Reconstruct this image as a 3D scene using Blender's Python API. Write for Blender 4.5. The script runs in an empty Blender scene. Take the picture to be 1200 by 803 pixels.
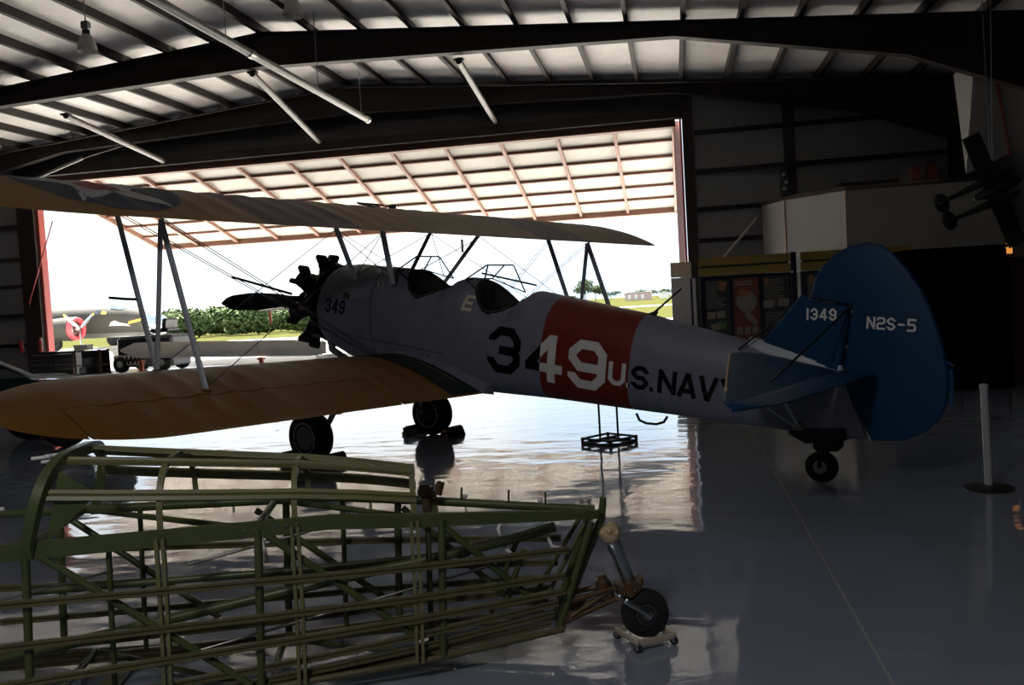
import bpy, math, random
from math import sin, cos, pi, sqrt, atan2, radians
from mathutils import Vector, Matrix
random.seed(7)
COL = bpy.context.scene.collection

# ------------------------------------------------------------------ helpers
def interp(x, xs, ys):
    if x <= xs[0]: return ys[0]
    for i in range(1, len(xs)):
        if x <= xs[i]:
            t = (x - xs[i-1]) / (xs[i] - xs[i-1])
            return ys[i-1] + t * (ys[i] - ys[i-1])
    return ys[-1]

def smooth(x, xs, ys):
    # monotone-ish cubic through the points
    n = len(xs)
    if x <= xs[0]: return ys[0]
    if x >= xs[-1]: return ys[-1]
    for i in range(1, n):
        if x <= xs[i]: break
    h = xs[i] - xs[i-1]
    def tan(k):
        if k == 0: return (ys[1]-ys[0])/(xs[1]-xs[0])
        if k == n-1: return (ys[-1]-ys[-2])/(xs[-1]-xs[-2])
        a = (ys[k]-ys[k-1])/(xs[k]-xs[k-1]); b = (ys[k+1]-ys[k])/(xs[k+1]-xs[k])
        return 0.0 if a*b <= 0 else 2*a*b/(a+b)
    t = (x - xs[i-1]) / h
    m0, m1 = tan(i-1)*h, tan(i)*h
    return (2*t**3-3*t*t+1)*ys[i-1] + (t**3-2*t*t+t)*m0 + (-2*t**3+3*t*t)*ys[i] + (t**3-t*t)*m1

class MB:
    def __init__(s): s.v = []; s.f = []
    def add(s, vs, fs):
        o = len(s.v); s.v += [tuple(p) for p in vs]; s.f += [tuple(i + o for i in f) for f in fs]; return s
    def box(s, c, size, rot=None, bev=0.0):
        hx, hy, hz = size[0]/2, size[1]/2, size[2]/2
        R = rot if rot is not None else Matrix.Identity(3)
        c = Vector(c)
        b = min(bev, hx*.9, hy*.9, hz*.9)
        if b <= 0:
            vs = [c + R @ Vector((sx*hx, sy*hy, sz*hz)) for sx in (-1,1) for sy in (-1,1) for sz in (-1,1)]
            return s.add(vs, [(0,1,3,2),(4,6,7,5),(0,4,5,1),(2,3,7,6),(0,2,6,4),(1,5,7,3)])
        rings = []
        for z, k in ((-hz, b), (-hz+b, 0), (hz-b, 0), (hz, b)):
            x, y = hx-k, hy-k
            q = b if k == 0 else b*.6
            rings.append([(x-q,-y,z),(x,-y+q,z),(x,y-q,z),(x-q,y,z),(-x+q,y,z),(-x,y-q,z),(-x,-y+q,z),(-x+q,-y,z)])
        vs = [c + R @ Vector(p) for r in rings for p in r]
        fs = [tuple(range(7,-1,-1)), tuple(range(24,32))]
        for k in range(3):
            for i in range(8):
                j = (i+1) % 8
                fs.append((k*8+i, k*8+j, k*8+8+j, k*8+8+i))
        return s.add(vs, fs)
    def tube(s, p0, p1, r0, r1=None, n=10, caps=True, flat=1.0, flatdir=None):
        return s.poly([p0, p1], [r0, r0 if r1 is None else r1], n, caps, flat, flatdir)
    def poly(s, pts, r, n=8, caps=True, flat=1.0, flatdir=None, closed=False):
        pts = [Vector(p) for p in pts]; m = len(pts)
        rs = r if isinstance(r, (list, tuple)) else [r]*m
        ref = Vector(flatdir) if flatdir is not None else None
        vs = []; prev = None
        for i, p in enumerate(pts):
            if closed: d = pts[(i+1) % m] - pts[i-1]
            elif i == 0: d = pts[1]-pts[0]
            elif i == m-1: d = pts[-1]-pts[-2]
            else: d = (pts[i+1]-pts[i]).normalized() + (pts[i]-pts[i-1]).normalized()
            d.normalize()
            if ref is not None: u = ref - d*ref.dot(d)
            elif prev is not None: u = prev - d*prev.dot(d)
            else:
                a = Vector((0,0,1)) if abs(d.z) < .9 else Vector((1,0,0))
                u = a - d*a.dot(d)
            u.normalize(); prev = u; w = d.cross(u)
            for k in range(n):
                t = 2*pi*k/n
                vs.append(p + u*(cos(t)*rs[i]) + w*(sin(t)*rs[i]*flat))
        fs = []
        rng = m if closed else m-1
        for i in range(rng):
            for k in range(n):
                k2 = (k+1) % n; i2 = (i+1) % m
                fs.append((i*n+k, i*n+k2, i2*n+k2, i2*n+k))
        if caps and not closed:
            fs.append(tuple(range(n-1,-1,-1))); fs.append(tuple(range((m-1)*n, m*n)))
        return s.add(vs, fs)
    def lathe(s, prof, c=(0,0,0), axis=(0,0,1), n=24, caps=True):
        # prof: list of (radius, distance along axis)
        a = Vector(axis).normalized(); c = Vector(c)
        ref = Vector((0,0,1)) if abs(a.z) < .9 else Vector((1,0,0))
        u = (ref - a*ref.dot(a)).normalized(); w = a.cross(u)
        vs = []
        for r, h in prof:
            for k in range(n):
                t = 2*pi*k/n
                vs.append(c + a*h + (u*cos(t) + w*sin(t))*r)
        fs = []
        for i in range(len(prof)-1):
            for k in range(n):
                k2 = (k+1) % n
                fs.append((i*n+k, i*n+k2, (i+1)*n+k2, (i+1)*n+k))
        if caps:
            if prof[0][0] > 1e-6: fs.append(tuple(range(n-1,-1,-1)))
            if prof[-1][0] > 1e-6: fs.append(tuple(range((len(prof)-1)*n, len(prof)*n)))
        return s.add(vs, fs)
    def torus(s, c, axis, R, r, n=32, m=10, a0=0, a1=2*pi, sq=1.0):
        a = Vector(axis).normalized(); c = Vector(c)
        ref = Vector((0,0,1)) if abs(a.z) < .9 else Vector((1,0,0))
        u = (ref - a*ref.dot(a)).normalized(); w = a.cross(u)
        full = abs(a1-a0-2*pi) < 1e-6
        N = n if full else n+1
        vs = []
        for i in range(N):
            t = a0 + (a1-a0)*i/n; d = u*cos(t)+w*sin(t)
            for k in range(m):
                q = 2*pi*k/m
                vs.append(c + d*(R + r*cos(q)) + a*(r*sq*sin(q)))
        fs = []
        for i in range(n):
            for k in range(m):
                k2 = (k+1) % m; i2 = (i+1) % N
                fs.append((i*m+k, i*m+k2, i2*m+k2, i2*m+k))
        return s.add(vs, fs)
    def prism(s, poly, off):
        # poly: 3D points of one face, extruded by vector off
        off = Vector(off); p = [Vector(q) for q in poly]; n = len(p)
        vs = p + [q + off for q in p]
        fs = [tuple(range(n-1,-1,-1)), tuple(range(n, 2*n))]
        for i in range(n):
            j = (i+1) % n
            fs.append((i, j, n+j, n+i))
        return s.add(vs, fs)
    def slab(s, poly, nrm, t, bev=.01):
        # thin plate with softened rim: poly is the mid outline, thickness t along nrm
        nrm = Vector(nrm).normalized(); p = [Vector(q) for q in poly]; n = len(p)
        c = sum(p, Vector())/n
        def inset(d):
            out = []
            for i in range(n):
                a, b, e = p[i-1], p[i], p[(i+1) % n]
                n1 = nrm.cross((b-a).normalized()); n2 = nrm.cross((e-b).normalized())
                m = n1+n2
                if m.length < 1e-4: m = n1.copy()
                m.normalize()
                if m.dot(c-b) < 0 and n < 8: m = -m
                out.append(b + m*d)
            return out
        i1 = inset(bev)
        rings = [[q - nrm*(t/2) for q in i1], [q - nrm*(t/5) for q in p], [q + nrm*(t/5) for q in p], [q + nrm*(t/2) for q in i1]]
        vs = [q for r in rings for q in r]
        fs = [tuple(range(n-1,-1,-1)), tuple(range(3*n, 4*n))]
        for k in range(3):
            for i in range(n):
                j = (i+1) % n
                fs.append((k*n+i, k*n+j, (k+1)*n+j, (k+1)*n+i))
        return s.add(vs, fs)
    def loft(s, rings, cap0=True, cap1=True, closed=True):
        n = len(rings[0]); vs = [q for r in rings for q in r]; fs = []
        for i in range(len(rings)-1):
            for k in range(n if closed else n-1):
                k2 = (k+1) % n
                fs.append((i*n+k, i*n+k2, (i+1)*n+k2, (i+1)*n+k))
        if closed and cap0: fs.append(tuple(range(n-1,-1,-1)))
        if closed and cap1: fs.append(tuple(range((len(rings)-1)*n, len(rings)*n)))
        return s.add(vs, fs)
    def ball(s, c, r, n=12, m=8, sc=(1,1,1)):
        c = Vector(c); vs = [c + Vector((0,0,r*sc[2]))]
        for i in range(1, m):
            a = pi*i/m
            for k in range(n):
                t = 2*pi*k/n
                vs.append(c + Vector((r*sc[0]*sin(a)*cos(t), r*sc[1]*sin(a)*sin(t), r*sc[2]*cos(a))))
        vs.append(c - Vector((0,0,r*sc[2])))
        fs = [(0, 1+k, 1+(k+1) % n) for k in range(n)]
        for i in range(m-2):
            for k in range(n):
                k2 = (k+1) % n
                fs.append((1+i*n+k, 1+(i+1)*n+k, 1+(i+1)*n+k2, 1+i*n+k2))
        b = len(vs)-1; o = 1+(m-2)*n
        fs += [(b, o+(k+1) % n, o+k) for k in range(n)]
        return s.add(vs, fs)
    def build(s, name, mat, parent=None, smooth=None, fix=True):
        me = bpy.data.meshes.new(name)
        me.from_pydata([tuple(p) for p in s.v], [], s.f)
        if fix:
            import bmesh
            bm = bmesh.new(); bm.from_mesh(me)
            bmesh.ops.recalc_face_normals(bm, faces=bm.faces)
            bm.to_mesh(me); bm.free()
        mats = mat if isinstance(mat, (list, tuple)) else [mat]
        for m in mats: me.materials.append(m)
        o = bpy.data.objects.new(name, me); COL.objects.link(o)
        if smooth is not None:
            me.polygons.foreach_set('use_smooth', [True]*len(me.polygons))
            if smooth < 180:
                try: me.set_sharp_from_angle(angle=radians(smooth))
                except Exception: pass
        if parent is not None: o.parent = parent
        return o

def thing(name, label, cat, loc=(0,0,0), rz=0.0, group=None):
    o = bpy.data.objects.new(name, None); COL.objects.link(o)
    o.location = loc; o.rotation_euler = (0,0,rz); o.empty_display_size = .2
    return tag(o, label, cat, group)
def tag(o, label=None, cat=None, group=None, kind=None):
    if label: o['label'] = label
    if cat: o['category'] = cat
    if group: o['group'] = group
    if kind: o['kind'] = kind
    return o
def struct(o, label=None):
    o['kind'] = 'structure'
    if label: o['label'] = label
    return o
def copy_tree(o, parent=None):
    c = o.copy(); COL.objects.link(c)
    if parent is not None: c.parent = parent
    for ch in list(o.children): copy_tree(ch, c)
    return c

# ------------------------------------------------------------------ materials
def mat(name, col, rough=.5, metal=0.0, noise=0.0, nscale=8.0, bump=0.0, bscale=40.0, spec=.5, coat=0.0, stretch=None, col2=None):
    m = bpy.data.materials.new(name); m.use_nodes = True
    nt = m.node_tree; b = nt.nodes['Principled BSDF']
    b.inputs['Base Color'].default_value = (*col, 1); b.inputs['Roughness'].default_value = rough
    b.inputs['Metallic'].default_value = metal; b.inputs['Specular IOR Level'].default_value = spec
    b.inputs['Coat Weight'].default_value = coat
    if noise > 0 or bump > 0:
        tc = nt.nodes.new('ShaderNodeTexCoord'); src = tc.outputs['Object']
        if stretch:
            mp = nt.nodes.new('ShaderNodeMapping'); mp.inputs['Scale'].default_value = stretch
            nt.links.new(src, mp.inputs['Vector']); src = mp.outputs['Vector']
    if noise > 0:
        n = nt.nodes.new('ShaderNodeTexNoise'); n.inputs['Scale'].default_value = nscale; n.inputs['Detail'].default_value = 4
        nt.links.new(src, n.inputs['Vector'])
        mx = nt.nodes.new('ShaderNodeMix'); mx.data_type = 'RGBA'
        c2 = col2 if col2 else tuple(max(0, c*(1-noise)) for c in col)
        c1 = col if col2 else tuple(min(1, c*(1+noise*.6)) for c in col)
        mx.inputs[6].default_value = (*c1, 1); mx.inputs[7].default_value = (*c2, 1)
        nt.links.new(n.outputs['Fac'], mx.inputs[0]); nt.links.new(mx.outputs[2], b.inputs['Base Color'])
    if bump > 0:
        n2 = nt.nodes.new('ShaderNodeTexNoise'); n2.inputs['Scale'].default_value = bscale; n2.inputs['Detail'].default_value = 3
        nt.links.new(src, n2.inputs['Vector'])
        bp = nt.nodes.new('ShaderNodeBump'); bp.inputs['Strength'].default_value = bump; bp.inputs['Distance'].default_value = .02
        nt.links.new(n2.outputs['Fac'], bp.inputs['Height']); nt.links.new(bp.outputs['Normal'], b.inputs['Normal'])
    return m

def math_node(nt, op, a, b=None):
    n = nt.nodes.new('ShaderNodeMath'); n.operation = op
    for i, q in enumerate((a, b)):
        if q is None: continue
        if isinstance(q, (int, float)): n.inputs[i].default_value = q
        else: nt.links.new(q, n.inputs[i])
    return n.outputs[0]

def banded(name, base, band, lo, hi, kind, rough=.4):
    """paint that changes colour across a painted band: fuselage band square to the axis, or a spanwise wing band"""
    m = mat(name, base, rough); nt = m.node_tree; b = nt.nodes['Principled BSDF']
    tc = nt.nodes.new('ShaderNodeTexCoord'); sx = nt.nodes.new('ShaderNodeSeparateXYZ')
    nt.links.new(tc.outputs['Object'], sx.inputs[0])
    if kind == 'axis':
        u = math_node(nt, 'SUBTRACT', sx.outputs[0], math_node(nt, 'MULTIPLY', sx.outputs[2], .155))
    else:
        u = math_node(nt, 'ABSOLUTE', sx.outputs[1])
    f = math_node(nt, 'MULTIPLY', math_node(nt, 'GREATER_THAN', u, lo), math_node(nt, 'LESS_THAN', u, hi))
    n = nt.nodes.new('ShaderNodeTexNoise'); n.inputs['Scale'].default_value = 6; n.inputs['Detail'].default_value = 5
    nt.links.new(tc.outputs['Object'], n.inputs['Vector'])
    mx = nt.nodes.new('ShaderNodeMix'); mx.data_type = 'RGBA'
    mx.inputs[6].default_value = (*base, 1); mx.inputs[7].default_value = (*band, 1)
    nt.links.new(f, mx.inputs[0])
    m2 = nt.nodes.new('ShaderNodeMix'); m2.data_type = 'RGBA'; m2.blend_type = 'MULTIPLY'
    m2.inputs[0].default_value = .35
    nt.links.new(mx.outputs[2], m2.inputs[6]); nt.links.new(n.outputs['Fac'], m2.inputs[7])
    nt.links.new(m2.outputs[2], b.inputs['Base Color'])
    return m

GREY = (.225,.24,.315); RED = (.21,.020,.008)
M = {}
M['fus'] = banded('grey fuselage paint', GREY, RED, 2.548, 3.483, 'axis', .38)
M['letter'] = banded('marking paint', (.003,.0035,.008), (.85,.84,.84), 2.548, 3.487, 'axis', .6); M['letter'].node_tree.nodes['Principled BSDF'].inputs['Specular IOR Level'].default_value = .15
M['wing'] = banded('yellow wing dope', (.26,.135,.03), (.085,.018,.030), 1.45, 2.55, 'span', .42)
M['yellow'] = mat('yellow dope', (.215,.100,.018), .42, noise=.15, nscale=5)
M['strut'] = mat('grey strut paint', (.52,.56,.64), .35)
M['blue'] = mat('blue tail dope', (.002,.042,.115), .45, noise=.15, nscale=5, spec=.25)
M['white'] = mat('white marking', (.82,.81,.80), .5)
M['navy'] = mat('insignia blue', (.016,.028,.055), .5); M['star'] = mat('muted insignia white', (.42,.42,.42), .5)  # star white kept greyer than the other white markings
M['insred'] = mat('insignia red', (.25,.03,.03), .45)
M['cream'] = mat('cream marking', (.62,.58,.46), .5)
M['walk'] = mat('dark walkway grit', (.010,.018,.020), .8, bump=.3, bscale=200)
M['blackmetal'] = mat('black engine metal', (.018,.018,.02), .45, .6, noise=.4, nscale=30)
M['alu'] = mat('bare aluminium', (.55,.55,.56), .3, 1.0)
M['prop'] = mat('dark propeller metal', (.03,.03,.035), .35, .8)
M['steel'] = mat('dull steel', (.35,.34,.33), .4, 1.0, noise=.3, nscale=20)
M['exh'] = mat('tan exhaust steel', (.40,.31,.22), .45, .7, noise=.3, nscale=12)
M['rubber'] = mat('tyre rubber', (.012,.012,.013), .75, noise=.3, nscale=30, bump=.2, bscale=60)
M['hub'] = mat('grey wheel cover', (.22,.23,.26), .4)
M['wheelrim'] = mat('pale wheel rim', (.42,.41,.38), .4)
M['leather'] = mat('dark leather', (.02,.018,.018), .6, bump=.2, bscale=60)
M['cockpit'] = mat('dark cockpit interior', (.03,.034,.03), .7)
M['wire'] = mat('wire steel', (.18,.18,.2), .4, .8)
M['drape'] = mat('black cloth drape', (.006,.006,.006), 1.0, spec=0.0)
M['black'] = mat('black paint', (.008,.008,.008), .5)
M['green'] = mat('olive green primer', (.075,.098,.034), .38, noise=.35, nscale=7)
M['greenlight'] = mat('olive varnished wood', (.17,.17,.075), .4, noise=.35, nscale=5, stretch=(.6,6,6))
M['rail'] = mat('olive brown wood', (.115,.105,.05), .4, noise=.4, nscale=5, stretch=(.6,6,6))
M['brass'] = mat('tan primer casting', (.62,.46,.28), .5, .1, noise=.25, nscale=25)
M['oily'] = mat('oily bronze casting', (.16,.10,.055), .4, .5, noise=.5, nscale=25)
M['oleo'] = mat('polished grey oleo', (.42,.47,.50), .22, .9)
M['dollywood'] = mat('beige dolly frame', (.50,.43,.34), .5, noise=.2, nscale=25)
M['castor'] = mat('caster black rubber', (.012,.012,.012), .5)
M['whiterod'] = mat('white rod paint', (.75,.75,.75), .35)
def glass(name, tint=(.9,.95,.95)):
    m = mat(name, tint, .03); b = m.node_tree.nodes['Principled BSDF']
    nt = m.node_tree
    tr = nt.nodes.new('ShaderNodeBsdfTransparent'); gl = nt.nodes.new('ShaderNodeBsdfGlossy'); gl.inputs['Roughness'].default_value = .02
    tr.inputs[0].default_value = (*tint, 1)
    fr = nt.nodes.new('ShaderNodeFresnel'); fr.inputs[0].default_value = 1.45
    mx = nt.nodes.new('ShaderNodeMixShader'); mx.inputs[0].default_value = .07
    nt.nodes.remove(fr); nt.links.new(tr.outputs[0], mx.inputs[1]); nt.links.new(gl.outputs[0], mx.inputs[2])
    nt.links.new(mx.outputs[0], nt.nodes['Material Output'].inputs[0]); nt.nodes.remove(b)
    return m
M['glass'] = glass('clear glazing')

# ------------------------------------------------------------------ camera, light
sc = bpy.context.scene
def make_camera():
    al, r, t = radians(10.5), .057, atan2(401.5-353.0, 1036.0)
    fw0 = Vector((-sin(al), cos(al), 0)); R0 = Vector((cos(al), sin(al), 0))
    F = fw0*cos(t) + Vector((0,0,-1))*sin(t); U0 = R0.cross(F)
    X = R0*cos(r) - U0*sin(r); Y = R0*sin(r) + U0*cos(r)
    cd = bpy.data.cameras.new('camera'); cam = bpy.data.objects.new('camera', cd); COL.objects.link(cam)
    mx = Matrix((X, Y, -F)).transposed().to_4x4(); mx.translation = Vector((0,0,1.637))
    cam.matrix_world = mx
    cd.sensor_width = 36; cd.lens = 1036/1200*36; cd.clip_end = 2000; cd.clip_start = .05
    sc.camera = cam
make_camera()
w = bpy.data.worlds.new('sky'); sc.world = w; w.use_nodes = True
nt = w.node_tree; bg = nt.nodes['Background']
tc = nt.nodes.new('ShaderNodeTexCoord'); sp_ = nt.nodes.new('ShaderNodeSeparateXYZ'); nt.links.new(tc.outputs['Generated'], sp_.inputs[0])
nz = nt.nodes.new('ShaderNodeTexNoise'); nz.inputs['Scale'].default_value = 3.2; nz.inputs['Detail'].default_value = 6
nt.links.new(tc.outputs['Generated'], nz.inputs['Vector'])
cr = nt.nodes.new('ShaderNodeValToRGB')
cr.color_ramp.elements[0].position = .38; cr.color_ramp.elements[0].color = (.58,.78,1.0,1)
cr.color_ramp.elements[1].position = .58; cr.color_ramp.elements[1].color = (.92,.97,1.0,1)
nt.links.new(nz.outputs['Fac'], cr.inputs[0]); nt.links.new(cr.outputs[0], bg.inputs[0])
SKY = .85
bg.inputs[1].default_value = SKY
sd = bpy.data.lights.new('sun', 'SUN'); sd.energy = 15.0; sd.angle = .02; sd.color = (1.0,.95,.86)
so = bpy.data.objects.new('sun', sd); COL.objects.link(so)
sdir = Vector((.35, -.42, -.84)); so.rotation_euler = sdir.to_track_quat('-Z','Y').to_euler(); so.location = (-20, 60, 40)
ld = bpy.data.lights.new('added_fill_light', 'POINT'); ld.energy = 95; ld.shadow_soft_size = .35; ld.color = (1.0,.97,.93)  # unseen fill light, added behind and above the camera to brighten the foreground
lo_ = bpy.data.objects.new('added_fill_light', ld); COL.objects.link(lo_); lo_.location = (-1.8,-.6,4.2)
vs_ = sc.view_settings; vs_.view_transform = 'Standard'; vs_.look = 'None'; vs_.exposure = 1.3; vs_.gamma = 1; vs_.use_curve_mapping = False
sc.cycles.max_bounces = 10; sc.cycles.diffuse_bounces = 5; sc.cycles.glossy_bounces = 5; sc.cycles.transparent_max_bounces = 16
sc.cycles.caustics_reflective = True; sc.cycles.caustics_refractive = False; sc.cycles.sample_clamp_indirect = 6
sc.cycles.use_denoising = True; sc.cycles.blur_glossy = 1.0
# ------------------------------------------------------------------ stencil lettering made of ribbons
def glyph(ch, w, t):
    x0, x1, y0, y1, m, c = t/2, w-t/2, t/2, 1-t/2, .5, .17; e = .05
    g = {
     '3': [[(x0,y1-c-e),(x0,y1-c),(x0+c,y1),(x1-c,y1),(x1,y1-c),(x1,m+.09),(x1-.07,m),(x1,m-.09),(x1,y0+c),(x1-c,y0),(x0+c,y0),(x0,y0+c),(x0,y0+c+e)], [(x0+.25*w,m),(x1-.07,m)]],
     '4': [[(w*.70,0),(w*.70,1)], [(w*.66,y1),(x0,.34),(x0,.33)], [(0,.30),(w,.30)]],
     '9': [[(x1,m-.05),(x0+c,m-.05),(x0,m-.05+c),(x0,y1-c),(x0+c,y1),(x1-c,y1),(x1,y1-c),(x1,y0+c),(x1-c,y0),(x0+c,y0),(x0,y0+c),(x0,y0+c+e)]],
     '1': [[(w*.5,0),(w*.5,1)]],
     '2': [[(x0,.72),(x0,y1-c*.6),(x0+c*.6,y1),(x1-c*.6,y1),(x1,y1-c*.6),(x1,m+c*.6),(x1-c*.6,m),(x0+c*.6,m),(x0,m-c*.6),(x0,y0),(w,y0)]],
     '5': [[(w,y1),(x0,y1),(x0,m+.04),(x1-c*.6,m+.04),(x1,m-c*.6),(x1,y0+c*.6),(x1-c*.6,y0),(0,y0)]],
     'S': [[(x1,y1-c-e*.4),(x1,y1-c),(x1-c,y1),(x0+c,y1),(x0,y1-c),(x0,m+c),(x0+c,m),(x1-c,m),(x1,m-c),(x1,y0+c),(x1-c,y0),(x0+c,y0),(x0,y0+c),(x0,y0+c+e*.4)]],
     'U': [[(x0,1),(x0,y0+c),(x0+c,y0),(x1-c,y0),(x1,y0+c),(x1,1)]],
     'N': [[(x0,0),(x0,1)], [(x1,0),(x1,1)], [(x0,1-t*.4),(x1,t*.4)]],
     'A': [[(x0*.8,0),(w*.5,1)], [(w-x0*.8,0),(w*.5,1)], [(w*.24,.27),(w*.76,.27)]],
     'V': [[(x0*.8,1),(w*.5,0)], [(w-x0*.8,1),(w*.5,0)]],
     'Y': [[(x0*.8,1),(w*.5,.45),(w*.5,0)], [(w-x0*.8,1),(w*.5,.45)]],
     'E': [[(w,y1),(x0,y1),(x0,y0),(w,y0)], [(x0,m),(w*.85,m)]],
     '-': [[(w*.12,m),(w*.88,m)]],
     '.': [[(0,t/2),(t*.8,t/2)]],
    }
    return g[ch]

def ribbon(mb, pts, t, fn, step=.12):
    P = []
    for a, b in zip(pts[:-1], pts[1:]):
        d = sqrt((b[0]-a[0])**2 + (b[1]-a[1])**2); k = max(1, int(d/step))
        for i in range(k): P.append((a[0]+(b[0]-a[0])*i/k, a[1]+(b[1]-a[1])*i/k))
    P.append(pts[-1]); n = len(P); vs = []
    for i in range(n):
        def dr(a, b):
            d = sqrt((b[0]-a[0])**2+(b[1]-a[1])**2) or 1; return ((b[0]-a[0])/d, (b[1]-a[1])/d)
        d1 = dr(P[i-1], P[i]) if i else dr(P[0], P[1])
        d2 = dr(P[i], P[i+1]) if i < n-1 else d1
        nx, ny = -(d1[1]+d2[1]), d1[0]+d2[0]; L = sqrt(nx*nx+ny*ny) or 1; nx /= L; ny /= L
        k = 1/max(.5, nx*-d1[1] + ny*d1[0])
        for s in (-1, 0, 1): vs.append(fn(P[i][0]+nx*t/2*k*s, P[i][1]+ny*t/2*k*s))
    fs = []
    for i in range(n-1):
        for s in (0, 1): fs.append((i*3+s, i*3+s+1, i*3+4+s, i*3+3+s))
    mb.add(vs, fs)

# ------------------------------------------------------------------ biplane (x aft, y starboard, z up; wheels on z=0)
plane = thing('biplane', 'grey and yellow biplane with blue tail, red fuselage band and number 349', 'airplane', (-3.523, 9.914, 0), -.469240)
FU = [-.33,-.1,.16,.67,.78,1.05,1.36,1.42,1.52,1.62,1.72,1.80,2.02,2.20,2.27,2.36,2.49,2.78,3.69,4.19,4.73,5.2,5.50]
FZ = [2.175,2.172,2.14,2.076,2.05,1.94,1.82,1.835,1.895,1.913,1.90,1.845,1.715,1.615,1.605,1.66,1.722,1.656,1.447,1.307,1.161,1.0,.905]
def ztop(u): return interp(u, FU, FZ)
def zbot(u): return smooth(u, [-.33,0.,.5,1.2,1.84,2.61,3.56,4.09,4.54,5.03,5.5], [1.19,1.04,.885,.775,.705,.652,.561,.511,.461,.414,.372])
def hwid(u): return smooth(u, [-.33,.2,.8,2.3,3.5,4.4,5.0,5.35,5.5], [.495,.475,.45,.42,.335,.215,.12,.055,.028])
def expo(u): return smooth(u, [-.33,.3,1.2,6], [2.0,2.25,2.7,2.9])
def slant(u): return smooth(u, [-.33,.5,4.5,5.5], [.165,0,0,-.35]) if u < .5 or u > 4.5 else 0.0
def fring(u, n=48):
    zt, zb, h, k = ztop(u), zbot(u), hwid(u), expo(u); zc = zb + (zt-zb)*.5; out = []
    for i in range(n):
        a = 2*pi*i/n - pi/2
        ca_, sa_ = cos(a), sin(a)
        kk = k if sa_ < 0 else min(k, 2.35)
        y = h*math.copysign(abs(ca_)**(2/kk), ca_); z = zc + (zt-zb)*.5*math.copysign(abs(sa_)**(2/kk), sa_)
        out.append((u + slant(u)*(z-.64 if u > 1 else z-1.69), y, z))
    return out
def fside(s, z):
    u = s
    for _ in range(4): u = s - slant(u)*(z-.64 if u > 1 else z-1.69)
    zt, zb, h, k = ztop(u), zbot(u), hwid(u), expo(u); zc = zb+(zt-zb)*.5
    if z > zc: k = min(k, 2.35)
    q = min(.999, abs(z-zc)/((zt-zb)*.5))
    return h*(1-q**k)**(1/k)
fb = MB()
us = sorted(set([round(-.33+.035*i, 3) for i in range(int(5.83/.035)+1)] + [5.5] + FU))
rings = [fring(u) for u in us]
fb.loft(rings, cap0=True, cap1=True)
CK = [(1.10,.26), (2.03,.245)]
def in_ck(p):
    for c, a in CK:
        if ((p[0]-c)/a)**2 + (p[1]/(.35 if c < 1.5 else .34))**2 < 1 and p[2] > 1.45: return True
    return False
keep = []
for f in fb.f:
    if len(f) == 4:
        c = [sum(fb.v[i][k] for i in f)/4 for k in range(3)]
        if in_ck(c): continue
    keep.append(f)
fb.f = keep
fus = fb.build('fuselage', M['fus'], plane, 40)
fus['label'] = 'grey fuselage with one wide red band'
M['seatpad'] = mat('grey seat back', (.16,.16,.16), .6)
se = MB()
for u0 in (.50,):
    se.poly([(x, y*1.004, z*1.0+.001*(z-1.5)) for x, y, z in fring(u0)], .0035, 5, closed=True)
for z0, s0, s1 in ((1.83,-.25,.50),(1.42,-.22,1.5)):
    se.poly([(s0+(s1-s0)*k/12, -fside(s0+(s1-s0)*k/12, z0-.165*((s1-s0)*k/12))-.001, z0-.165*((s1-s0)*k/12)) for k in range(13)], .003, 5)
se.build('panel_seam', M['navy'], fus, 60)
# cockpit coamings, tubs and seats
def top_z(s, y):
    zt, zb, h, k = ztop(s), zbot(s), hwid(s), min(expo(s), 2.35)
    return zb + (zt-zb)*.5 + (zt-zb)*.5*max(0, 1-min(1, abs(y)/h)**k)**(1/k)
for c, a in CK:
    b = .35 if c < 1.5 else .34
    pts = []
    for i in range(40):
        t = 2*pi*i/40; s, y = c + a*cos(t), b*sin(t)
        pts.append((s, y, top_z(s, y)+.006))
    MB().poly(pts, .018, 8, closed=True).build('cockpit_coaming', M['leather'], plane, 60)
    tub = MB(); rr = []
    for dz, k in ((-.015,.99),(-.30,.93),(-.6,.85)):
        rr.append([(c+a*1.0*k*cos(2*pi*i/24), b*k*sin(2*pi*i/24), top_z(c+a*cos(2*pi*i/24), b*sin(2*pi*i/24))+dz) for i in range(24)])
    tub.loft(rr, cap0=False).build('cockpit_tub', M['cockpit'], plane, 60)
    z0 = top_z(c, .3)-.05
    st = MB(); st.box((c+.10, 0, z0-.42), (.36,.40,.06), bev=.02); st.box((c+.24, 0, z0-.16), (.06,.40,.44), Matrix.Rotation(.25,3,'Y'), bev=.02)
    st.build('seat', M['seatpad'], plane, 40)
    ip = MB(); ip.box((c-a+.05, 0, z0-.06), (.03,.60,.20), bev=.01)
    for k in (-.18,-.06,.06,.18): ip.lathe([(.035,0),(.035,.02)], (c-a+.065, k, z0-.05), (1,0,0), 14)
    ip.build('instrument_panel', M['black'], plane, 40)
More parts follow.
